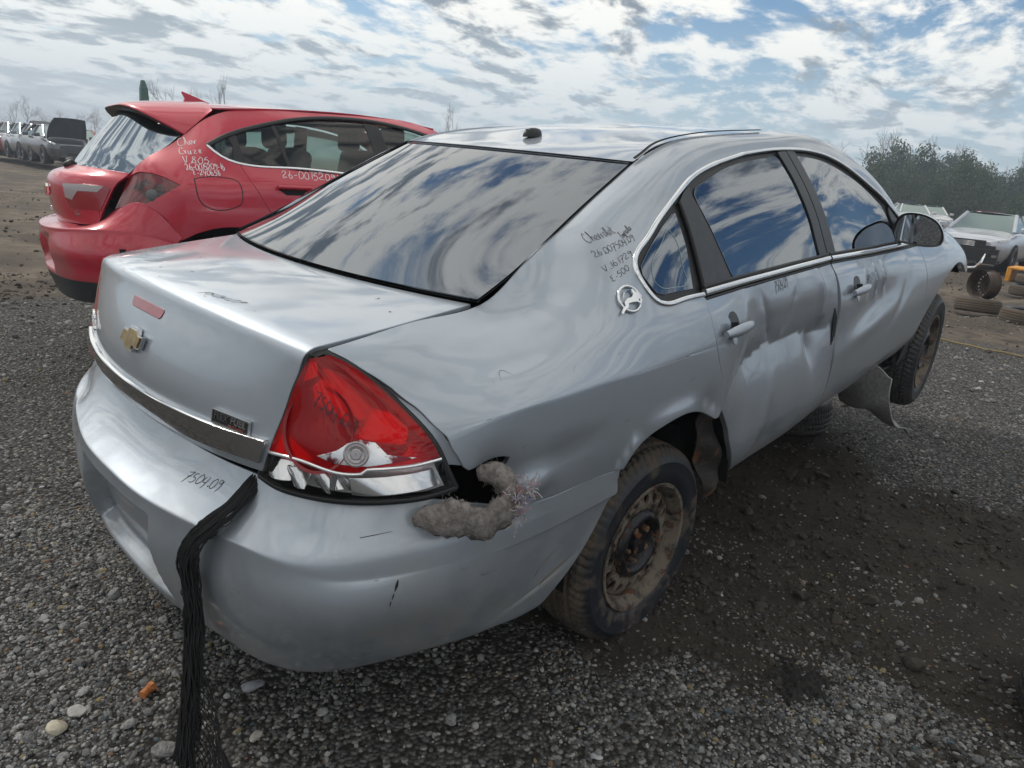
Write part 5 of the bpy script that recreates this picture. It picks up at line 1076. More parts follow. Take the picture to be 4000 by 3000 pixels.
wet = t.step(t.m('ADD', big, t.m('MULTIPLY', t.m('SUBTRACT', mid, .5), .5)), .44, .56)
yl = t.n('ShaderNodeAttribute', attribute_name='gravel').outputs['Fac']; cl = t.n('ShaderNodeAttribute', attribute_name='clay').outputs['Fac']
gmask = t.step(t.m('ADD', yl, t.m('MULTIPLY', t.m('SUBTRACT', mid, .5), .9)), .42, .62)
c = t.mix(gmask, dirt, gcol); c = t.mix(t.m('MULTIPLY', t.step(t.m('ADD', cl, t.m('MULTIPLY', t.m('SUBTRACT', mid, .5), .7)), .4, .65), .9), c, t.mix(t.step(big, .4, .6), tan, t.mix(mid, (.07, .056, .044), (.13, .105, .083))))
t.l(c, p.inputs['Base Color'])
hgt = t.m('ADD', t.m('MULTIPLY', fine, .5), t.m('ADD', t.m('MULTIPLY', grit, .25), t.m('MULTIPLY', t.m('MULTIPLY', t.step(vo.outputs['Distance'], .6, 0.), gmask), .8)))
b_ = t.n('ShaderNodeBump', Strength=1., Distance=.035, Height=hgt); t.l(b_.outputs[0], p.inputs['Normal'])
def gravel_amt(x, y):
    """1 where the crushed stone lies, 0 on bare earth"""
    w = .22*fbm(x, y, 21, ((2.3, 1.), (5.7, .6), (13., .35)))
    earth = sst(x+w+(y+.2)*.10, -.22, .20)*sst(3.2+(y+.1)*.9-x+2*w, 0, .9)*sst(1.1-y, 0, .4)*.88
    earth = np.maximum(earth, sst(y, 5.5, 7.5)*(x < 8)); earth = np.maximum(earth, sst(x, 6.5, 8.5)*.55)
    strip = np.exp(-((y+.15-(x-3.2)*.05)/.35)**2)*sst(x, 2.7, 3.3)*sst(6.6-x, 0, 1.)
    return np.clip(1-earth+strip, 0, 1)
def clay_amt(x, y): return np.clip(np.maximum(sst(y, 4.8, 8.), sst(x, 6.2, 8.)*.6*sst(x+y, 6, 9)), 0, 1)
m_ = MB(); m_.grid(np.stack([GX, GY, Z], -1)); ground = m_.build('ground', gm); tag(ground, kind='structure')
at_ = ground.data.attributes.new('gravel', 'FLOAT', 'POINT'); at_.data.foreach_set('value', gravel_amt(GX, GY).ravel()); at_ = ground.data.attributes.new('clay', 'FLOAT', 'POINT'); at_.data.foreach_set('value', clay_amt(GX, GY).ravel())
# stones: prototypes, then many placed instances (nobody could count them)
sm_ = bpy.data.materials.new('gravel_stone'); sm_.use_nodes = True; t = NT(sm_.node_tree); sm_.node_tree.nodes.clear()
p = t.n('ShaderNodeBsdfPrincipled'); o = t.n('ShaderNodeOutputMaterial'); t.l(p.outputs[0], o.inputs[0]); p.inputs['Roughness'].default_value = .72; p.inputs['Specular IOR Level'].default_value = .35
rnd = t.n('ShaderNodeObjectInfo').outputs['Random']; r2 = t.m('FRACT', t.m('MULTIPLY', rnd, 37.7)); r3 = t.m('FRACT', t.m('MULTIPLY', rnd, 151.3))
c = t.mix(r2, (.10, .102, .107), (.42, .415, .405)); c = t.mix(t.step(r3, .80, .83), c, (.50, .49, .48)); c = t.mix(t.step(r3, .935, .945), c, (.27, .17, .11)); c = t.mix(t.step(r3, .965, .97), c, (.33, .27, .15)); c = t.mix(t.step(r3, .03, .02), c, (.12, .15, .17))
v = t.n('ShaderNodeTexCoord').outputs['Object']; nz = t.noise(v, 2.2, 5, .65); c = t.mix(t.step(nz, .3, .75), c, t.vm('SCALE', c, sc=.55).outputs[0]); t.l(c, p.inputs['Base Color'])
b_ = t.n('ShaderNodeBump', Strength=.5, Distance=.2, Height=nz); t.l(b_.outputs[0], p.inputs['Normal'])
PROT = bpy.data.collections.new('stone_shapes')
for k in range(9):
    bm = bmesh.new(); bmesh.ops.create_icosphere(bm, subdivisions=2, radius=1.); rg = np.random.default_rng(k+40)
    planes = [(lambda n: n/np.linalg.norm(n))(rg.normal(size=3)) for _ in range(9)]; lim = rg.uniform(.55, .95, 9); sc_ = np.array([rg.uniform(.8, 1.3), rg.uniform(.7, 1.), rg.uniform(.45, .8)])
    for vv in bm.verts:
        q = np.array(vv.co)
        for n_, l_ in zip(planes, lim):
            d = q@n_
            if d > l_: q = q-n_*(d-l_)*.92
        vv.co = q*sc_
    me = bpy.data.meshes.new('stone'); bm.to_mesh(me); bm.free(); me.polygons.foreach_set('use_smooth', np.ones(len(me.polygons), bool)); me.set_sharp_from_angle(angle=math.radians(28)); me.materials.append(sm_); ob = bpy.data.objects.new('stone', me); PROT.objects.link(ob)
def scatter(name, P, S, Rt, I, label=None, coll=None):
    me = bpy.data.meshes.new(name); me.from_pydata(P.tolist(), [], []); ob = link(bpy.data.objects.new(name, me)); tag(ob, kind='stuff')
    if label: ob['label'] = label
    for nm, ty, da in (('scl', 'FLOAT_VECTOR', S), ('rot', 'FLOAT_VECTOR', Rt)):
        a = me.attributes.new(nm, ty, 'POINT'); a.data.foreach_set('vector', da.astype(np.float32).ravel())
    a = me.attributes.new('idx', 'INT', 'POINT'); a.data.foreach_set('value', I.astype(np.int32))
    ng = bpy.data.node_groups.new(name, 'GeometryNodeTree'); ng.interface.new_socket('Geometry', in_out='INPUT', socket_type='NodeSocketGeometry'); ng.interface.new_socket('Geometry', in_out='OUTPUT', socket_type='NodeSocketGeometry')
    N_ = ng.nodes; gi = N_.new('NodeGroupInput'); go = N_.new('NodeGroupOutput'); ci = N_.new('GeometryNodeCollectionInfo'); ip = N_.new('GeometryNodeInstanceOnPoints'); mp_ = N_.new('GeometryNodeMeshToPoints')
    ci.inputs['Collection'].default_value = coll or PROT; ci.inputs['Separate Children'].default_value = True; ci.inputs['Reset Children'].default_value = True; ip.inputs['Pick Instance'].default_value = True
    def attr(nm, ty): a = N_.new('GeometryNodeInputNamedAttribute'); a.data_type = ty; a.inputs[0].default_value = nm; return a.outputs[0]
    L_ = ng.links; L_.new(gi.outputs[0], mp_.inputs[0]); L_.new(mp_.outputs[0], ip.inputs['Points']); L_.new(ci.outputs[0], ip.inputs['Instance']); L_.new(attr('idx', 'INT'), ip.inputs['Instance Index']); L_.new(attr('scl', 'FLOAT_VECTOR'), ip.inputs['Scale'])
    e2r = N_.new('FunctionNodeEulerToRotation'); L_.new(attr('rot', 'FLOAT_VECTOR'), e2r.inputs[0]); L_.new(e2r.outputs[0], ip.inputs['Rotation']); L_.new(ip.outputs[0], go.inputs[0])
    md = ob.modifiers.new('stones', 'NODES'); md.node_group = ng; return ob
def strew(n, r0, r1, med, spread, seed, keep, half=44):
    rg = np.random.default_rng(seed); r = np.sqrt(rg.uniform(r0**2, r1**2, n)); a = AZ+np.radians(rg.uniform(-half, half, n)); x = CW[0]+r*np.cos(a); y = CW[1]+r*np.sin(a)
    k = rg.uniform(0, 1, n) < keep(x, y); x, y = x[k], y[k]; m = len(x); s = np.clip(med*np.exp(rg.normal(0, spread, m)), .0025, .035)
    S = s[:, None]*rg.uniform(.8, 1.2, (m, 3)); Rt = np.stack([rg.uniform(-.5, .5, m), rg.uniform(-.5, .5, m), rg.uniform(0, 6.28, m)], 1); return np.stack([x, y, lay(x, y)+s*rg.uniform(-.1, .35, m)], 1), S, Rt, rg.integers(0, 9, m)
def pk(x, y): return np.clip(gravel_amt(x, y)*(.60+.55*fbm(x, y, 9, ((3.1, 1.), (7.7, .7), (17., .5)))), .05+.10*np.clip(fbm(x, y, 14, ((4.1, 1.), (9., .7))), 0, 1), 1)
parts = [strew(85000, .45, 3.1, .0039, .48, 1, pk), strew(1100, .45, 3.2, .0095, .35, 5, pk), strew(46000, 3.1, 6.5, .0056, .45, 2, pk), strew(15000, 6.5, 13, .013, .40, 3, lambda x, y: pk(x, y)*.8), strew(120, .6, 4.5, .018, .25, 4, pk)]
A = [np.concatenate([q[i] for q in parts]) for i in range(4)]
scatter('gravel', A[0], A[1], A[2], A[3], 'loose grey crushed stone covering the yard')

# clods and crumbs of earth on the bare ground
em_ = pmat('earth_clod', (.050, .042, .034), .95, var=.45, vscale=1.2, bump=.6, bscale=4.); PRO2 = bpy.data.collections.new('clod_shapes')
for ob in list(PROT.objects): me = ob.data.copy(); me.materials.clear(); me.materials.append(em_); PRO2.objects.link(bpy.data.objects.new('clod', me))
ek = lambda x, y: np.clip((1-gravel_amt(x, y))*(.55+.5*fbm(x, y, 31, ((2.7, 1.), (6.1, .7), (15., .5)))), 0, 1)
parts = [strew(36000, .6, 4.2, .0055, .6, 11, ek), strew(26000, 4.2, 9., .0085, .6, 12, ek), strew(9000, 9., 22, .016, .55, 13, ek)]
A = [np.concatenate([q[i] for q in parts]) for i in range(4)]
scatter('earth_crumbs', A[0], A[1], A[2], A[3], 'crumbs and clods of dark brown earth', PRO2)
# ================================================================ things further off
CARGL = pmat('far_car_glass', (.24, .30, .29), .04, 1.)
def gen_car(name, M, col, label, hood_open=False, boot_open=False, L=4.7, no_bumper=False, suv=False, group=None, metal=.6):
    """a car seen from a distance: origin under its front, x forwards"""
    root = empty(name, M=M); tag(root, label, 'car', group); pm = paintmat(name+'_paint', col, metal, .32, dirt_amt=.5)
    k = L/4.7; zb = .10 if suv else 0.; zr = .22 if suv else 0.
    st = [(0, .56, .30, .62, .72, .74), (-.12, .72, .24, .68, .78, .80), (-.5, .86, .22, .74, .86, .89), (-1.15, .89, .22, .80, .96, 1.0), (-1.9, .90, .22, .82, .99, 1.01), (-3.0, .90, .22, .84, 1.01, 1.02), (-3.8, .89, .22, .86, 1.03, 1.05), (-4.35, .83, .26, .84, 1.0, 1.03), (-4.62, .72, .32, .78, .92, .95), (-4.7, .62, .36, .72, .80, .82)]
    G = [[(x*k, h*.86, b_+zb), (x*k, h, b_+.22+zb), (x*k, h*1.0, s_+zb), (x*k, h*.93, (s_+tp)/2+.05+zb), (x*k, h*.84, tp+zb), (x*k, h*.45, (tp+cz)/2+.012+zb), (x*k, 0, cz+zb)] for x, h, b_, s_, tp, cz in st]
    G = np.array(G); H = G[:, ::-1][:, 1:].copy(); H[..., 1] *= -1; G = np.concatenate([G, H], 1)
    S = Surf([-g[0][0] for g in G], list(range(13)), G); u = np.linspace(0, L, 34); v = np.linspace(0, 12, 49); U, V_ = np.meshgrid(u, v, indexing='ij')
    P = S.P(U.ravel(), V_.ravel()).reshape(34, 49, 3); m = MB()
    if hood_open: P = P.copy(); sel = (P[..., 0] > -1.05*k) & (P[..., 0] < -.08) & (np.abs(P[..., 1]) < .66) & (P[..., 2] > .70+zb); P[sel, 2] -= .22
    m.grid(P); m.add(np.concatenate([P[0], [[.0, 0, .5+zb]]]), [(i, i+1, 49) for i in range(48)]); m.add(np.concatenate([P[-1], [[-L, 0, .6+zb]]]), [(i, i+1, 49) for i in range(48)]); body = m.build('body', pm, root, True, 50)
    m = MB(); m.box((-L/2, 0, .34+zb), (L*.9, 1.5, .2)); m.build('dark_body_box', DARK, root)
    zb2 = 1.0+zb; zt = 1.42+zb+zr; A, B, C_, D_ = -1.12*k, -1.80*k, (-3.7 if suv else -2.95)*k, (-4.35 if suv else -3.95)*k
    q = lambda x, y, z: (x, y, z)
    gl = CARGL
    m = MB(); m.add([q(A, .70, zb2-.03), q(A-.06, 0, zb2), q(A, -.70, zb2-.03), q(B, -.55, zt-.02), q(B-.04, 0, zt), q(B, .55, zt-.02)], [(0, 1, 4, 5), (1, 2, 3, 4)]); m.build('windscreen', gl, root)
    m = MB(); m.add([q(D_, .66, zb2), q(D_, -.66, zb2), q(C_, -.53, zt-.03), q(C_, .53, zt-.03)], [(0, 1, 2, 3)]); m.build('rear_window', gl, root)
    for s in (-1, 1):
        m = MB(); xm = (-2.35)*k; m.add([q(A-.05, s*.775, zb2-.02), q(xm, s*.80, zb2), q(xm, s*.575, zt-.05), q(B, s*.57, zt-.06)], [(0, 1, 2, 3)]); m.build('side_window', gl, root)
        m = MB(); m.add([q(xm-.07, s*.80, zb2), q(D_+.25, s*.77, zb2+.01), q(C_-.05, s*.57, zt-.08), q(xm-.07, s*.575, zt-.05)], [(0, 1, 2, 3)]); m.build('side_window', gl, root)
        m = MB(); m.tube([q(A, s*.735, zb2-.03), q(B, s*.56, zt-.03)], .045, 8); m.build('pillar', pm, root)
        m = MB(); m.tube([q(xm-.035, s*.80, zb2-.02), q(xm-.035, s*.575, zt-.03)], .04, 8); m.build('pillar', pm, root)
        m = MB(); m.tube([q(D_+.1, s*.71, zb2-.02), q(C_, s*.555, zt-.035)], .07, 8); m.build('pillar', pm, root)
        m = MB(); m.box((A-.12, s*.95, zb2+.04), (.10, .20, .14)); bevel(m.build('door_mirror', pm, root), .03, 2)
    m = MB(); r = [[(x, y, zt+.03*(1-(y/.56)**2)+.012*math.sin((x-B)/(C_-B)*3.14)-.03) for y in np.linspace(-.58, .58, 9)] for x in np.linspace(B+.02, C_-.02, 8)]; m.grid(r); m.build('roof', pm, root)
    m = MB(); m.box((-2.4*k, 0, .86+zb), (2.3, 1.4, .12)); m.build('cabin_floor', DARK, root)
    for x in (-1.95*k, -2.9*k):
        for y in (-.37, .37): m = MB(); m.box((x, y, 1.05+zb), (.16, .46, .5)); bevel(m.build('seat_back', SEATM, root), .05, 2)
    for x in (-.93*k, -3.68*k):
        for s in (-1, 1):
            m = MB(); m.lathe([(.36, s*.60), (.36, s*.885), (.345, s*.905), (.30, s*.905), (.01, s*.89)], 24, 'y', (x, 0, .35+zb)); m.build('wheel_arch', DARK, root)
            put('tyre', M_BGT, root, (x, s*.82, .32+zb*.6)); put('rim', M_BGR, root, (x, s*.82, .32+zb*.6), (0, 0, 0 if s < 0 else math.pi))
    HL = pmat(name+'_lamp', (.55, .56, .58), .1, .3, coat=1.)
    for s in (-1, 1):
        uu = np.linspace(.10, .42, 6); p_ = []
        for a in np.linspace(2.35, 3.3, 5): p_.append(S.P(uu, np.full(6, a if s > 0 else 12-a))+np.array([.012, s*.012, .006]))
        m = MB(); m.grid(p_); m.build('headlight', HL, root)
    if not no_bumper:
        m = MB(); m.grid([[(.03-.42*(abs(y)/.75)**3, y, z+zb) for z in (.28, .40, .52, .60)] for y in np.linspace(-.76, .76, 15)]); m.build('front_bumper', pm, root)
        m = MB(); m.grid([[(.045-.42*(abs(y)/.75)**3, y, z+zb) for z in (.36, .48)] for y in np.linspace(-.5, .5, 9)]); m.build('grille', BLACK, root)
    if hood_open:
        R_ = Matrix.Rotation(math.radians(-50), 3, 'Y'); m = MB()
        g = [[tuple(Vector((A+.06, 0, zb2))+R_@Vector((x, y*(1-.30*x*x), .05*(1-(y/.7)**2)+.06*math.sin(x*3.)))) for y in np.linspace(-.68, .68, 9)] for x in np.linspace(0, .88, 7)]; m.grid(g); m.grid([[(a, b, c-.03) for a, b, c in r_] for r_ in g]); m.build('bonnet', pm, root)
    return root, S, pm
_t = MB(); _t.lathe([(.20, -.09), (.22, -.105), (.30, -.105), (.325, -.08), (.33, 0), (.325, .08), (.30, .105), (.22, .105), (.20, .09)], 32, 'y'); M_BGT = as_mesh(_t, 'tyre', TYRE2)
_t = MB(); _t.lathe([(.205, -.085), (.19, -.07), (.17, -.05), (.10, -.06), (.06, -.075), (.001, -.075)], 24, 'y'); M_BGR = as_mesh(_t, 'rim', pmat('bg_rim', (.30, .31, .32), .35, .8))
def at(px, py_dist, z=0.):
    """a spot of the yard in the direction of picture column px on the horizon, at a distance"""
    yh = 511+(px-100)*315/3550.; d = gray(px, yh); h = math.hypot(d[0], d[1]); return np.array([CW[0]+d[0]/h*py_dist, CW[1]+d[1]/h*py_dist, z])
# --- the wrecked silver car ahead on the right, bumper torn off
ch_, CS, cpm = gen_car('wrecked_sedan', pose(19.19, 3.33, .06, -3.165), (.46, .48, .54), 'wrecked silver sedan facing the camera, front bumper torn off, behind the upright rusty wheel', no_bumper=True)
m = MB(); m.box((-.02, 0, .47), (.10, 1.30, .34)); m.box((.05, 0, .50), (.06, 1.2, .11)); m.box((-.03, 0, .38), (.09, 1.48, .36)); m.build('crash_beam', BLACK, ch_)
m = MB(); m.box((.02, -.05, .675), (.06, .96, .16)); m.build('grille', BLACK, ch_)
for k in range(5):
    m = MB(); m.tube([(.06-.05*(y/.45)**2, y-.05, .61+.026*k-.02*(y/.45)**2) for y in np.linspace(-.44, .44, 9)], .0075, 6); m.build('grille_bar', CHROME, ch_)
m = MB(); m.tube([(.10, -.75, .12), (.20, -.3, .06), (.24, .1, .05), (.22, .38, .10), (.18, .47, .25), (.10, .50, .44)], [.03, .045, .05, .045, .04, .02], 8); m.build('hanging_bumper_trim', CHROME, ch_)
m = MB(); m.tube([(.05, -.8, .20), (.16, -.3, .17), (.20, .1, .16), (.15, .35, .22)], [.06, .08, .08, .05], 8); m.build('torn_bumper', BLACK, ch_)
m = MB(); m.box((.02, .66, .40), (.10, .12, .06), np.array([[.9, -.4, 0], [.4, .9, 0], [0, 0, 1]])); m.build('fog_lamp_bracket', CHROME, ch_)
YEL = pmat('yellow_paint', (.62, .26, .015), .55, var=.25, bump=.3)
m = MB(); c0 = np.array(at(4115, 20.5)); m.box(c0+[0, 0, .16], (.9, .10, .32)); m.box(c0+[0, .5, .16], (.9, .10, .32)); m.box(c0+[0, .25, .30], (.9, .6, .06)); yb = bevel(m.build('yellow_stand', YEL), .02); tag(yb, 'yellow steel stand under the side of the wrecked silver sedan', 'stand')
# --- loose wheels and tyres on the right
def tyre_at(nm, loc, rot, label, R=1., mesh_=None, cat='tyre', group=None):
    o = bpy.data.objects.new(nm, mesh_ or TYF); link(o); o.location = loc; o.rotation_euler = rot; o.scale = (R, R, R); return tag(o, label, cat, group)
TYF = TY.copy(); TYF.materials.clear(); GREYT = tyre_mat('grey_dusty_tyre', 1.6); TYF.materials.append(GREYT)
q0 = at(3912, 13.0); tyre_at('tyre', (q0[0], q0[1], .10), (math.pi/2, .1, .3), 'grey tyre lying flat under the upright rusty wheel', .92)
w0 = empty('discarded_wheel', (q0[0]+.02, q0[1]+.0, .20+.215), 0); w0.rotation_euler = (0, .3, math.radians(55)); tag(w0, 'rusty bare steel wheel standing upright on a flat tyre', 'wheel')
RUST2 = rust_mat('old_rust', (.045, .030, .022), (.075, .055, .04), (.13, .055, .03), .42, .60, .3)
for me_, nm in ((M_BAR, 'rim'), (M_DSC, 'rim_disc'), (M_CEN, 'hub')):
    c2 = me_.copy(); c2.materials.clear(); c2.materials.append(RUST2); put(nm, c2, w0)
q1 = at(4115, 12.4); tyre_at('tyre', (q1[0], q1[1], .10), (math.pi/2, 0, 1.), 'dusty tyre lying flat at the right edge, cut off by the frame', .95)
q2 = at(4090, 17.0); tyre_at('tyre', (q2[0], q2[1], .10), (math.pi/2, 0, 2.), 'lower tyre of the small stack beyond the rusty wheel', .9); tyre_at('tyre', (q2[0]+.05, q2[1], .30), (math.pi/2+.06, 0, .4), 'upper tyre of the small stack beyond the rusty wheel', .72)
# --- cars in rows far off, left
g_ = 'parked wrecks in the far left row'
for px, d, col, yaw, ho, lab in ((295, 33, (.035, .045, .065), 3.98, True, 'dark car with its bonnet raised in the far left row'), (240, 34.5, (.05, .07, .11), 3.95, False, 'navy car left of the one with the raised bonnet'), (190, 36, (.22, .26, .31), 3.95, False, 'grey-blue car third from the right in the far left row'), (140, 37.5, (.34, .36, .39), 3.95, False, 'silver car fourth from the right in the far left row'),
                             (88, 39, (.30, .025, .03), 3.95, False, 'red car fifth from the right in the far left row'), (36, 40.5, (.16, .18, .21), 3.95, False, 'dark grey car at the left edge of the picture'), (345, 40, (.40, .03, .04), 3.9, False, 'red car half hidden behind the red hatchback tailgate'), (170, 52, (.45, .46, .48), 3.9, True, 'silver car with open bonnet in the second far row')):
    q = at(px, d); gen_car('parked_car', pose(q[0], q[1], .25, AZ+yaw), col, lab, hood_open=ho, group=g_)
g_ = 'parked wrecks in the far right row'
for px, d, col, yaw, ho, lab in ((3600, 44, (.60, .61, .62), 2.9, False, 'white car with a pale windscreen just right of the silver sedan mirror'), (3672, 47, (.55, .55, .56), 2.9, False, 'pale car beside the white one, left of the wrecked sedan roof'), (3530, 58, (.10, .12, .16), 2.7, True, 'dark car with raised bonnet far beyond the mirror'), (3590, 66, (.05, .09, .20), 2.7, True, 'blue car with raised bonnet at the tree line'), (3480, 62, (.62, .62, .62), 2.8, False, 'white car peeping over the mirror at the tree line'), (3690, 72, (.55, .56, .58), 2.8, False, 'silver car at the foot of the pole')):
    q = at(px, d); gen_car('parked_car', pose(q[0], q[1], .2, AZ+yaw), col, lab, hood_open=ho, group=g_)
# --- wrecks beside the camera, seen only as reflections in the doors
for x, y, yaw, col, lab in ((5.6, -4.6, 1.9, (.35, .03, .03), 'red car standing to the right of the sedan, outside the picture'), (8.9, -5.4, 1.8, (.30, .31, .33), 'grey car standing to the right of the sedan, outside the picture'), (2.3, -5.6, 1.75, (.05, .05, .06), 'black car standing right of the camera, outside the picture')):
    gen_car('parked_car', pose(x, y, .15, yaw), col, lab, group='wrecks beside the camera')
# --- posts, board
WOOD = pmat('weathered_wood', (.22, .20, .18), .85, var=.3, bump=.4)
q = at(3745, 70); m = MB(); m.tube([(q[0], q[1], -.1), (q[0]+.05, q[1], 4.6)], [.13, .09], 10); tag(m.build('wooden_pole', WOOD), 'thin grey wooden pole in front of the evergreen trees', 'pole')
q = at(3860, 55); m = MB(); m.box(q+[0, 0, 1.15], (.1, 1.5, 1.0), np.array(Matrix.Rotation(AZ-.2, 3, 'Z'))); m.box(q+[0, 0, .3], (.08, .08, .7)); tag(m.build('rusty_board', pmat('rust_board', (.13, .035, .028), .8, var=.3)), 'rust-red board standing behind the wrecked silver sedan', 'board')
GRN = pmat('green_paint', (.015, .09, .06), .5, var=.25)
q = at(572, 38); m = MB(); m.add([(q[0]+a, q[1]+b, z) for a, b, z in ((-.30, -.1, 0), (.42, -.1, 0), (.42, .15, 0), (-.30, .15, 0), (-.14, -.1, 3.6), (.16, -.1, 3.6), (.16, .15, 3.6), (-.14, .15, 3.6), (-.08, -.06, 3.95), (.06, -.06, 3.95), (.06, .1, 3.95), (-.08, .1, 3.95))], [(0, 1, 5, 4), (1, 2, 6, 5), (2, 3, 7, 6), (3, 0, 4, 7), (4, 5, 9, 8), (5, 6, 10, 9), (6, 7, 11, 10), (7, 4, 8, 11), (8, 9, 10, 11)]); tag(bevel(m.build('green_mast', GRN, None, False), .03), 'tapered green steel mast rising behind the red hatchback roof', 'mast')
# --- trees
def leafmat(name, a, b):
    m = bpy.data.materials.new(name); m.use_nodes = True; t = NT(m.node_tree); m.node_tree.nodes.clear()
    p = t.n('ShaderNodeBsdfPrincipled'); o = t.n('ShaderNodeOutputMaterial'); t.l(p.outputs[0], o.inputs[0]); p.inputs['Roughness'].default_value = .7; p.inputs['Specular IOR Level'].default_value = .2
    v = t.n('ShaderNodeTexCoord').outputs['Object']; ri = t.n('ShaderNodeObjectInfo').outputs['Random']; n_ = t.noise(v, .9, 4, .6); c = t.mix(t.step(n_, .3, .7), a, b); c = t.mix(t.m('MULTIPLY', ri, .5), c, (.028, .055, .036)); t.l(c, p.inputs['Base Color']); return m
EVER = leafmat('evergreen_leaf', (.018, .044, .016), (.050, .082, .024)); BARK = pmat('bark', (.10, .09, .085), .9, var=.3); TWIG = pmat('twig', (.13, .115, .105), .9)
def evergreen_mesh(seed, H=1., W=.42, n=4600):
    rg = np.random.default_rng(seed); V, F = [], []
    lobes = []
    for j in range(13):
        hj = .14+.80*(j/12)**1.05; rj = W*(.62*(1-hj)+.20)*rg.uniform(.75, 1.3); of = W*.55*(1-hj*.75)*rg.uniform(.2, 1.1); aj = rg.uniform(0, 6.28); lobes.append((of*math.cos(aj), of*math.sin(aj), hj*H, rj, rj*rg.uniform(.9, 1.5)))
    wts = np.array([l[3]**2 for l in lobes]); wts /= wts.sum()
    for k in range(n):
        lx, ly, lz, rj, rz_ = lobes[rg.choice(13, p=wts)]; d_ = rg.normal(size=3); d_ /= np.linalg.norm(d_); q_ = rg.uniform(.2, 1)**.4*(1+.18*math.sin(d_[0]*9+d_[2]*7+k*.001))
        c = np.array([lx+d_[0]*rj*q_, ly+d_[1]*rj*q_, max(.02, lz+d_[2]*rz_*q_)]); out = d_+np.array([0, 0, .3]); s = rg.uniform(.018, .042)
        u = np.cross(out, rg.normal(size=3)); u /= np.linalg.norm(u); w = np.cross(out, u); w /= np.linalg.norm(w); w = w*.6+np.array([0, 0, .5]); b0 = len(V)
        V += [c-u*s*.7, c+w*s*.3-u*s*.1+out*s*.4, c+u*s*.7, c+w*s*1.5]; F.append((b0, b0+1, b0+2, b0+3))
    me = bpy.data.meshes.new('crown'); me.from_pydata([tuple(v) for v in V], [], F); me.materials.append(EVER); me.update(); return me
EV = [evergreen_mesh(k) for k in range(5)]; _t = MB(); _t.tube([(0, 0, 0), (0, 0, .5), (.01, 0, .95)], [.022, .016, .004], 7); EVT = as_mesh(_t, 'trunk', BARK)
def bare_mesh(seed, depth=6, spread=.55):
    rg = np.random.default_rng(seed); m = MB()
    def grow(p, d, L, r, k):
        n = 3; pts = [p]; 
        for i in range(n):
            d = d+rg.normal(0, .10, 3)+np.array([0, 0, .05]); d = d/np.linalg.norm(d); pts.append(pts[-1]+d*L/n)
        m.tube(pts, np.linspace(r, r*.68, n+1), 5 if k > 3 else 3, False)
        if k == 0: return
        for j in range(rg.integers(2, 4) if k > 1 else 3):
            a = rg.normal(size=3); a -= d*(a@d); a /= np.linalg.norm(a); dd = d+a*rg.uniform(.35, 1.)*spread*1.4; dd /= np.linalg.norm(dd); grow(pts[-1] if j < 2 else pts[rg.integers(1, 3)], dd, L*rg.uniform(.62, .85), r*.62, k-1)
    grow(np.zeros(3), np.array([0, 0, 1.]), .26, .016, depth); return as_mesh(m, 'branches', TWIG, 60)
BR = [bare_mesh(s, 6, sp) for s, sp in ((1, .55), (2, .42), (3, .75), (4, .5))]
def evergreen(px, d, h, i, lab):
    q = at(px, d); e = empty('evergreen_tree', tuple(q), i*1.7); tag(e, lab, 'tree', 'evergreen trees along the right edge of the yard')
    for nm, me in (('crown', EV[i % 5]), ('trunk', EVT)): o = put(nm, me, e); o.scale = (h*(.75+.6*((i*37) % 10)/10), h*(.75+.6*((i*53) % 10)/10), h*(.9+.2*((i*71) % 10)/10))
def bare(px, d, h, i, lab, grp, wid=1.):
    q = at(px, d); e = empty('bare_tree', tuple(q), i*2.1); tag(e, lab, 'tree', grp); o = put('branches', BR[i % 4], e); o.scale = (h*wid, h*wid, h)
ORD = ['first', 'second', 'third', 'fourth', 'fifth', 'sixth', 'seventh', 'eighth', 'ninth', 'tenth', 'eleventh', 'twelfth', 'thirteenth', 'fourteenth', 'fifteenth', 'sixteenth', 'seventeenth', 'eighteenth', 'nineteenth']
hts = [7.2, 9.6, 8.2, 9.9, 8.6, 9.2, 7.8, 9.0, 8.2, 7.6, 8.4, 7.4, 6.9, 7.8, 7.0, 7.6, 6.8, 7.2]
for i, px in enumerate(range(3300, 4070, 52)):
    evergreen(px+((i*29) % 31)-15, 74+((i*7) % 5)*3.5, hts[i % 18]*.73, i, ORD[i]+' tall evergreen from the left in the dense row behind the pole')
for i, px in enumerate(range(3330, 4060, 78)):
    evergreen(px, 62+((i*5) % 4)*2., 3.2+((i*3) % 4)*.45, i+3, ORD[i]+' low bushy evergreen from the left, in front of the tall row')
for i, (px, d, h) in enumerate(((3330, 84, 9.8), (3405, 86, 9.8), (3640, 82, 10.6), (3705, 90, 8.4), (3870, 84, 8.3), (3985, 82, 7.8), (3560, 95, 8.4), (3945, 96, 7.9))):
    bare(px, d, h*1.05, i, 'leafless tree above the right evergreens, '+ORD[[0, 1, 3, 4, 5, 7, 2, 6][i]]+' of them from the left', 'bare trees on the right', .8)
for i, (px, d, h, w) in enumerate(((700, 92, 11.2, .55), (860, 96, 10.6, .5), (930, 99, 9.6, .5), (1748, 86, 8.8, .5), (1690, 90, 7.6, .5), (780, 104, 9.4, .6))):
    bare(px, d, h, i, 'slender leafless tree over the red hatchback roof, '+ORD[[0, 2, 3, 5, 4, 1][i]]+' from the left', 'bare trees behind the red hatchback', w)
for i, px in enumerate(range(0, 520, 34)):
    bare(px+(i*17) % 23, 205+((i*31) % 40), 6.4+((i*13) % 5)*.9, i, ORD[i]+' hazy leafless tree from the left on the far left horizon', 'bare trees on the left horizon', 1.1)
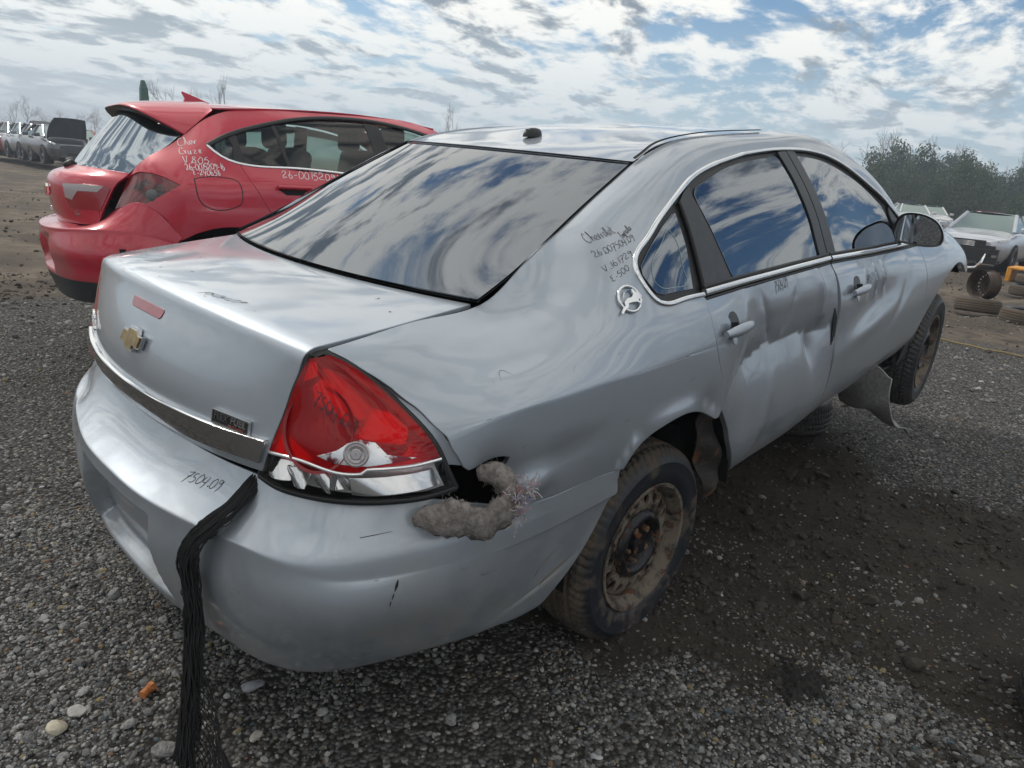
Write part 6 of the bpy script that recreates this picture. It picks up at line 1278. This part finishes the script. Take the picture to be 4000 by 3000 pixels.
for i, (x, y, h) in enumerate(((11, -6.6, 5.9), (14.5, -7.6, 6.9), (12.2, -9.4, 6.6), (8.6, -8.2, 5.4), (18, -9.5, 7.6), (15.5, -12, 7.4))):
    e = empty('bare_tree', (x, y, 0), i*1.3); tag(e, ORD[i]+' leafless tree beside the camera, seen only reflected in the side windows', 'tree', 'bare trees beside the camera'); o = put('branches', BR[i % 4], e); o.scale = (h*.8, h*.8, h)
# ================================================================ things hanging from and lying round the silver sedan
wpt = lambda p: c2w(np.array(p, float))[0]
# --- black net hanging out of the boot over the bumper
NET = empty('cargo_net', tuple(wpt((-1.20, -.42, .02)))); tag(NET, 'black cargo net hanging out of the boot over the bumper down to the gravel', 'net')
NETM = pmat('black_cord', (.008, .008, .009), .8)
dn = -UP
a0 = np.array([-1.060, -.485, .835]); a1 = np.array([-1.115, -.492, .795]); a2 = np.array([-1.19, -.468, .738]); a3 = np.array([-1.222, -.455, .70]); a4 = np.array([-1.232, -.445, .60])
low = a4+dn*.22+np.array([.0, .010, 0]); low2 = a4+dn*.42+np.array([-.022, .010, 0]); low3 = a4+dn*.70+np.array([-.085, .0, 0])
main = smooth_curve([a0, a1, a2, a3, a4, low, low2, low3], 60); sidev = np.array([.25, -.95, .05]); sidev /= np.linalg.norm(sidev); outv = np.array([-.95, -.25, .1])
iw = np.array([list(NET.location)])
def net_w(P): return c2w(P)-iw
wid = np.interp(np.linspace(0, 1, 60), [0, .12, .3, .5, .75, 1], [.020, .030, .030, .027, .034, .050]); rg = np.random.default_rng(3)
for k in range(54):
    o_ = rg.uniform(-1, 1); d_ = rg.uniform(0, 1); ph = rg.uniform(0, 6.28, 3); s = np.linspace(0, 1, 60)
    off = (o_*wid*.9+.010*(np.abs(np.mod(s*9+ph[0], 2)-1)-.5)*2*(.35+.65*s)+.002*np.sin(s*61+ph[1]))[:, None]*sidev+((.003+.018*d_*np.sqrt(max(0, 1-o_*o_))+.0025*np.sin(s*47+ph[2])))[:, None]*outv
    m = MB(); m.tube(net_w(main+off), .0026, 4, False); tag(m.build('cord', NETM, NET))
# small loops standing off the bundle's edges
m = MB()
for k in range(60):
    i = rg.integers(8, 56); s_ = rg.choice([-1, 1], p=[.7, .3]); c_ = main[i]+sidev*s_*(wid[i]+.002)*-1+outv*rg.uniform(.0, .015); r_ = rg.uniform(.004, .008); T_ = main[i]-main[i-1]; T_ /= np.linalg.norm(T_)
    m.tube(net_w([c_+T_*r_*1.6*math.cos(t)+sidev*-s_*r_*math.sin(t)*.8 for t in np.linspace(0, 3.14, 7)]), .0012, 4, False)
lo = m.build('cord_loops', NETM, NET); tag(lo, kind='stuff')
# open mesh fanning out to the right near the ground
m = MB(); base = low+dn*.02; 
def fan(a, b): return base+sidev*(.018+a*(.02+.10*math.sin(min(1, b*1.1)*2.5)))+dn*(b*.46)+outv*(.012+.055*b*b+.012*math.sin(a*5+b*7))
for k in range(9):
    for j in range(15):
        a, b = k/9, j/15
        for da, db in ((1/9, .5/13), (-1/9, .5/13)):
            if 0 <= a+da <= 1.01:
                p_, q_ = fan(a, b), fan(a+da, b+db*1.6); mid_ = (p_+q_)/2+dn*.004+outv*rg.uniform(-.004, .004); m.tube(net_w([p_, mid_, q_]), .0014, 4, False)
fo = m.build('open_mesh', NETM, NET); tag(fo, kind='stuff')
bp_ = smooth_curve([fan(.9, .35), fan(1.12, .50), fan(1.15, .68), fan(.80, .86), fan(.2, 1.08)], 20); T_ = np.gradient(bp_, axis=0); m = MB(); W_ = np.cross(T_, outv); W_ /= np.linalg.norm(W_, axis=1)[:, None]
wd_ = np.interp(np.linspace(0, 1, 20), [0, .3, 1], [.008, .020, .023])[:, None]
m.grid(np.stack([net_w(bp_-W_*wd_), net_w(bp_+outv*.003), net_w(bp_+W_*wd_)], 1)); m.grid(np.stack([net_w(bp_-W_*wd_-outv*.003), net_w(bp_-outv*.001), net_w(bp_+W_*wd_-outv*.003)], 1)); m.build('edge_band', NETM, NET)
# --- grey felt pushed out of the torn corner
FELT = bpy.data.materials.new('grey_felt'); FELT.use_nodes = True; t = NT(FELT.node_tree); p = t.t.nodes['Principled BSDF']; p.inputs['Roughness'].default_value = 1.; p.inputs['Specular IOR Level'].default_value = .1
v = t.n('ShaderNodeTexCoord').outputs['Object']; n_ = t.noise(v, 60., 6, .7); c = t.mix(t.step(n_, .3, .7), (.13, .115, .105), (.33, .30, .285)); t.l(c, p.inputs['Base Color']); b_ = t.n('ShaderNodeBump', Strength=1., Distance=.004, Height=t.noise(v, 240., 5, .7)); t.l(b_.outputs[0], p.inputs['Normal'])
pad = np.array([(-.905, -.835, .800), (-.875, -.865, .812), (-.82, -.905, .795), (-.765, -.935, .792), (-.725, -.935, .815), (-.705, -.915, .848), (-.715, -.885, .868), (-.745, -.86, .862)]); pc = smooth_curve(pad, 30); rad = np.interp(np.linspace(0, 1, 30), [0, .1, .35, .6, .85, 1], [.012, .024, .030, .029, .024, .012])
m = MB(); m.tube(pc, rad, 18); V = np.array(m.V); cen = np.repeat(pc, 18, 0)
V[:540] = cen+(V[:540]-cen)*np.array([1.1, .55, 1.35])*(1+.20*np.sin(V[:540, :1]*90+V[:540, 2:]*70)+.12*np.sin(V[:540, :1]*210-V[:540, 2:]*170)+.10*np.sin(V[:540, :1]*330+V[:540, 2:]*410+V[:540, 1:2]*300))
o0 = wpt(pc[15]); PAD = mesh('felt_padding', c2w(V)-o0, m.F, FELT); PAD.location = o0; tag(PAD, 'torn grey felt padding stuffed in the gap below the tail light corner', 'padding')
VW = c2w(V)-o0; CN = c2w(cen)-o0; m = MB()
for k in range(700):
    i = rg.integers(18, 520); q = VW[i]+rg.normal(0, .003, 3); d_ = VW[i]-CN[i]; d_ = d_/max(np.linalg.norm(d_), 1e-6)+rg.normal(0, .8, 3); L_ = rg.uniform(.003, .007); m.tube([q, q+d_*L_*.5, q+d_*L_*.8+rg.normal(0, .002, 3)], .00028, 3, False)
fz = m.build('felt_fibres', pmat('felt_fibre', (.30, .28, .27), .9), PAD); tag(fz, kind='stuff')
TUFT = empty('fibre_tuft', tuple(wpt((-.700, -.945, .82)))); tag(TUFT, 'tuft of frayed pale and coloured threads on the end of the felt padding', 'fibre'); tw = np.array(TUFT.location)
for j, (col, n) in enumerate((((.46, .43, .44), 150), ((.34, .30, .33), 90), ((.45, .18, .20), 34), ((.22, .24, .42), 40), ((.48, .36, .16), 16), ((.13, .24, .15), 14))):
    m = MB()
    for k in range(n):
        top = rg.uniform() < .62; c_ = wpt((-.688, -.942, .832)) if top else wpt((-.705, -.945, .80)); q = c_+rg.normal(0, .013, 3)*([1.6, 1, 1.1] if top else [.6, .6, 1.4]); d_ = rg.normal(0, 1, 3)+([0, -.4, .2] if top else [-.1, -.3, -1.4]); d_ /= np.linalg.norm(d_); pts = [q]
        for i in range(5): d_ = d_+rg.normal(0, .7, 3)+[0, 0, -.12]; d_ /= np.linalg.norm(d_); pts.append(pts[-1]+d_*rg.uniform(.003, .0065))
        m.tube(np.array(pts)-tw, .0008, 3, False)
    th = m.build('threads', pmat('thread_%d' % j, col, .9), TUFT); tag(th, kind='stuff')
# --- props under the sill
o = tyre_at('tyre', (2.66, .66, .115), (math.pi/2, 0, .4), 'tyre lying flat under the silver sedan sill as a prop', .92, TY2)
stand = empty('prop_wheel', (2.60, .68, .225), 0); stand.rotation_euler = (math.pi/2, .0, .3); tag(stand, 'steel wheel with a white rim lying on the tyre that props the silver sedan', 'wheel')
WRIM = pmat('white_rim', (.55, .56, .57), .4, .3, col2=(.04, .035, .03), c2scale=20, c2lo=.5, c2hi=.6)
for me_, nm in ((M_BAR, 'rim'), (M_DSC, 'rim_disc')): c2 = me_.copy(); c2.materials.clear(); c2.materials.append(WRIM); put(nm, c2, stand)
# felt wheel-house liner hanging behind the front wheel
SH = cross([(1.98, .44, 1.98, .14, .44), (2.02, .30, 2.03, .15, .29), (2.12, .19, 2.13, .17, .18), (2.28, .11, 2.30, .19, .09), (2.46, .05, 2.50, .20, .0)], 1.)
def sh_f(u, v): P = SH.P(u, v); P = P+np.stack([.03*np.sin(v*2+u*3), -.80+0*u, .02*np.sin(u*5+v*3)-.03*u*v*.6], 1); return P
lin = trim('liner', [(-1, 0), (0, 0), (1, 0), (1, 1.4), (.95, 2.6), (1, 3.4), (.7, 3.5), (.62, 4.0), (.2, 4.05), (-.2, 3.7), (-.9, 3.55), (-1, 2)], lambda u, v: sh_f(u, v), pmat('liner_felt', (.36, .36, .35), .95, var=.25, vscale=50, bump=.4, bscale=150), None, step=.03, flange=.006, flip=-1, sc=(.2, .2))
lin.name = 'felt_liner'; lin.matrix_world = CARM; tag(lin, 'grey felt wheel-house liner hanging below the sill behind the front wheel', 'liner')
# splash-guard bits in front of the front wheel
m = MB(); m.add([(2.28, -.885, .52), (2.42, -.89, .57), (2.45, -.86, .44), (2.36, -.84, .36), (2.30, -.86, .40)], [(0, 1, 2, 3, 4)]); m.add([(2.12, -.84, .40), (2.38, -.83, .38), (2.36, -.66, .345), (2.14, -.68, .36)], [(0, 1, 2, 3)]); so = m.build('splash_guard', TRIM, CAR, False)
md = so.modifiers.new('t', 'SOLIDIFY'); md.thickness = .006
# --- small litter on the ground
BOLT = empty('rusty_bolt', (-1.273, .659, .016), .5); tag(BOLT, 'rusty orange metal piece lying on the gravel left of the net', 'scrap')
OR_ = pmat('orange_rust', (.42, .15, .045), .7, var=.3, vscale=120)
m = MB(); m.tube([(-.018, 0, 0), (.010, 0, .002)], .0115, 12); m.build('shank', OR_, BOLT); m = MB(); m.tube([(.010, 0, .002), (.022, 0, .003)], .0145, 6); m.build('head', OR_, BOLT, False)
for i, (px, py, r_, lab) in enumerate(((300, 2790, .026, 'pale rounded pebble on the gravel at the bottom left'), (225, 2850, .028, 'cream flat pebble near the bottom left corner'), (985, 2690, .034, 'grey slab stone right of the hanging net'), (1000, 2880, .020, 'pale oval stone right of the net end'), (2330, 2965, .018, 'white stone lying on the gravel below the rear wheel'), (2850, 2910, .022, 'pale blue-grey stone at the bottom, right of the rear wheel'))):
    d = gray(px, py); k_ = -CW[2]/d[2]; q = CW+d*k_; ob = bpy.data.objects.new('loose_stone', list(PROT.objects)[i % 9].data.copy()); ob.data.materials.clear(); ob.data.materials.append(pmat('stone_%d' % i, ((.36, .35, .33), (.42, .38, .30), (.27, .28, .31), (.38, .35, .31), (.42, .42, .43), (.30, .34, .37))[i], .75, var=.2, vscale=1.5, bump=.3, bscale=3.)); link(ob); ob.location = (q[0], q[1], r_*.35); ob.scale = (r_*1.2, r_, r_*.7); ob.rotation_euler = (.1, .1, i*1.3); tag(ob, lab, 'stone')
# yellow strap lying across the ruts
d1, d2 = gray(3650, 1328), gray(4040, 1410); e1, e2 = CW-d1*CW[2]/d1[2], CW-d2*CW[2]/d2[2]; sg = np.linspace(0, 1, 14)
m = MB(); m.tube([e1*(1-s)+e2*s+np.array([.02*math.sin(s*9), 0, .02+.004*math.sin(s*20)+max(0, lay(*(e1*(1-s)+e2*s)[:2]))]) for s in sg], .011, 6); tag(m.build('yellow_rope', pmat('yellow_rope', (.24, .18, .08), .8)), 'yellow rope lying across the yard at the right', 'rope')
# black tyre at the very right edge
d = gray(3972, 2930); q = CW-d*CW[2]/d[2]; rr_ = np.array([RT[0], RT[1], 0]); rr_ /= np.linalg.norm(rr_); q = q+rr_*.395; tyre_at('tyre', (q[0], q[1], .11), (math.pi/2, 0, 0), 'black tyre lying at the bottom right corner, mostly outside the picture', 1., TY2)
# damp dark clump of earth
d = gray(3120, 2690); q = CW-d*CW[2]/d[2]; m = MB(); n = 40; G_ = []
for i in range(n):
    for j in range(n):
        x_, y_ = (i/(n-1)-.5)*.26, (j/(n-1)-.5)*.20; r_ = math.hypot(x_/.11, y_/.085)+.22*math.sin(5*math.atan2(y_, x_)+1)+.12*math.sin(11*math.atan2(y_, x_)); h_ = max(-.012, .020*(1-r_)+.006*math.sin(x_*160)*math.cos(y_*190)+.004*rg.normal()); G_.append((q[0]+x_, q[1]+y_, lay(q[0]+x_, q[1]+y_)+h_))
m.grid(np.array(G_).reshape(n, n, 3)); ce = m.build('wet_earth_clump', pmat('wet_earth', (.012, .011, .010), .75, bump=.8, bscale=90), None, True, None); tag(ce, 'dark damp clump of earth on the ground at the lower right', 'earth')
# ================================================================ the air over the yard
hm = bpy.data.materials.new('haze'); hm.use_nodes = True; t = NT(hm.node_tree); hm.node_tree.nodes.clear()
pv = t.n('ShaderNodeVolumePrincipled'); pv.inputs['Color'].default_value = (.80, .88, 1, 1); pv.inputs['Density'].default_value = .0026; pv.inputs['Anisotropy'].default_value = .3
o = t.n('ShaderNodeOutputMaterial'); t.l(pv.outputs[0], o.inputs['Volume'])
m = MB(); m.box((CW[0], CW[1], 7.), (1660, 1660, 16.)); hz_ = m.build('haze', hm, None, False); tag(hz_, kind='stuff')
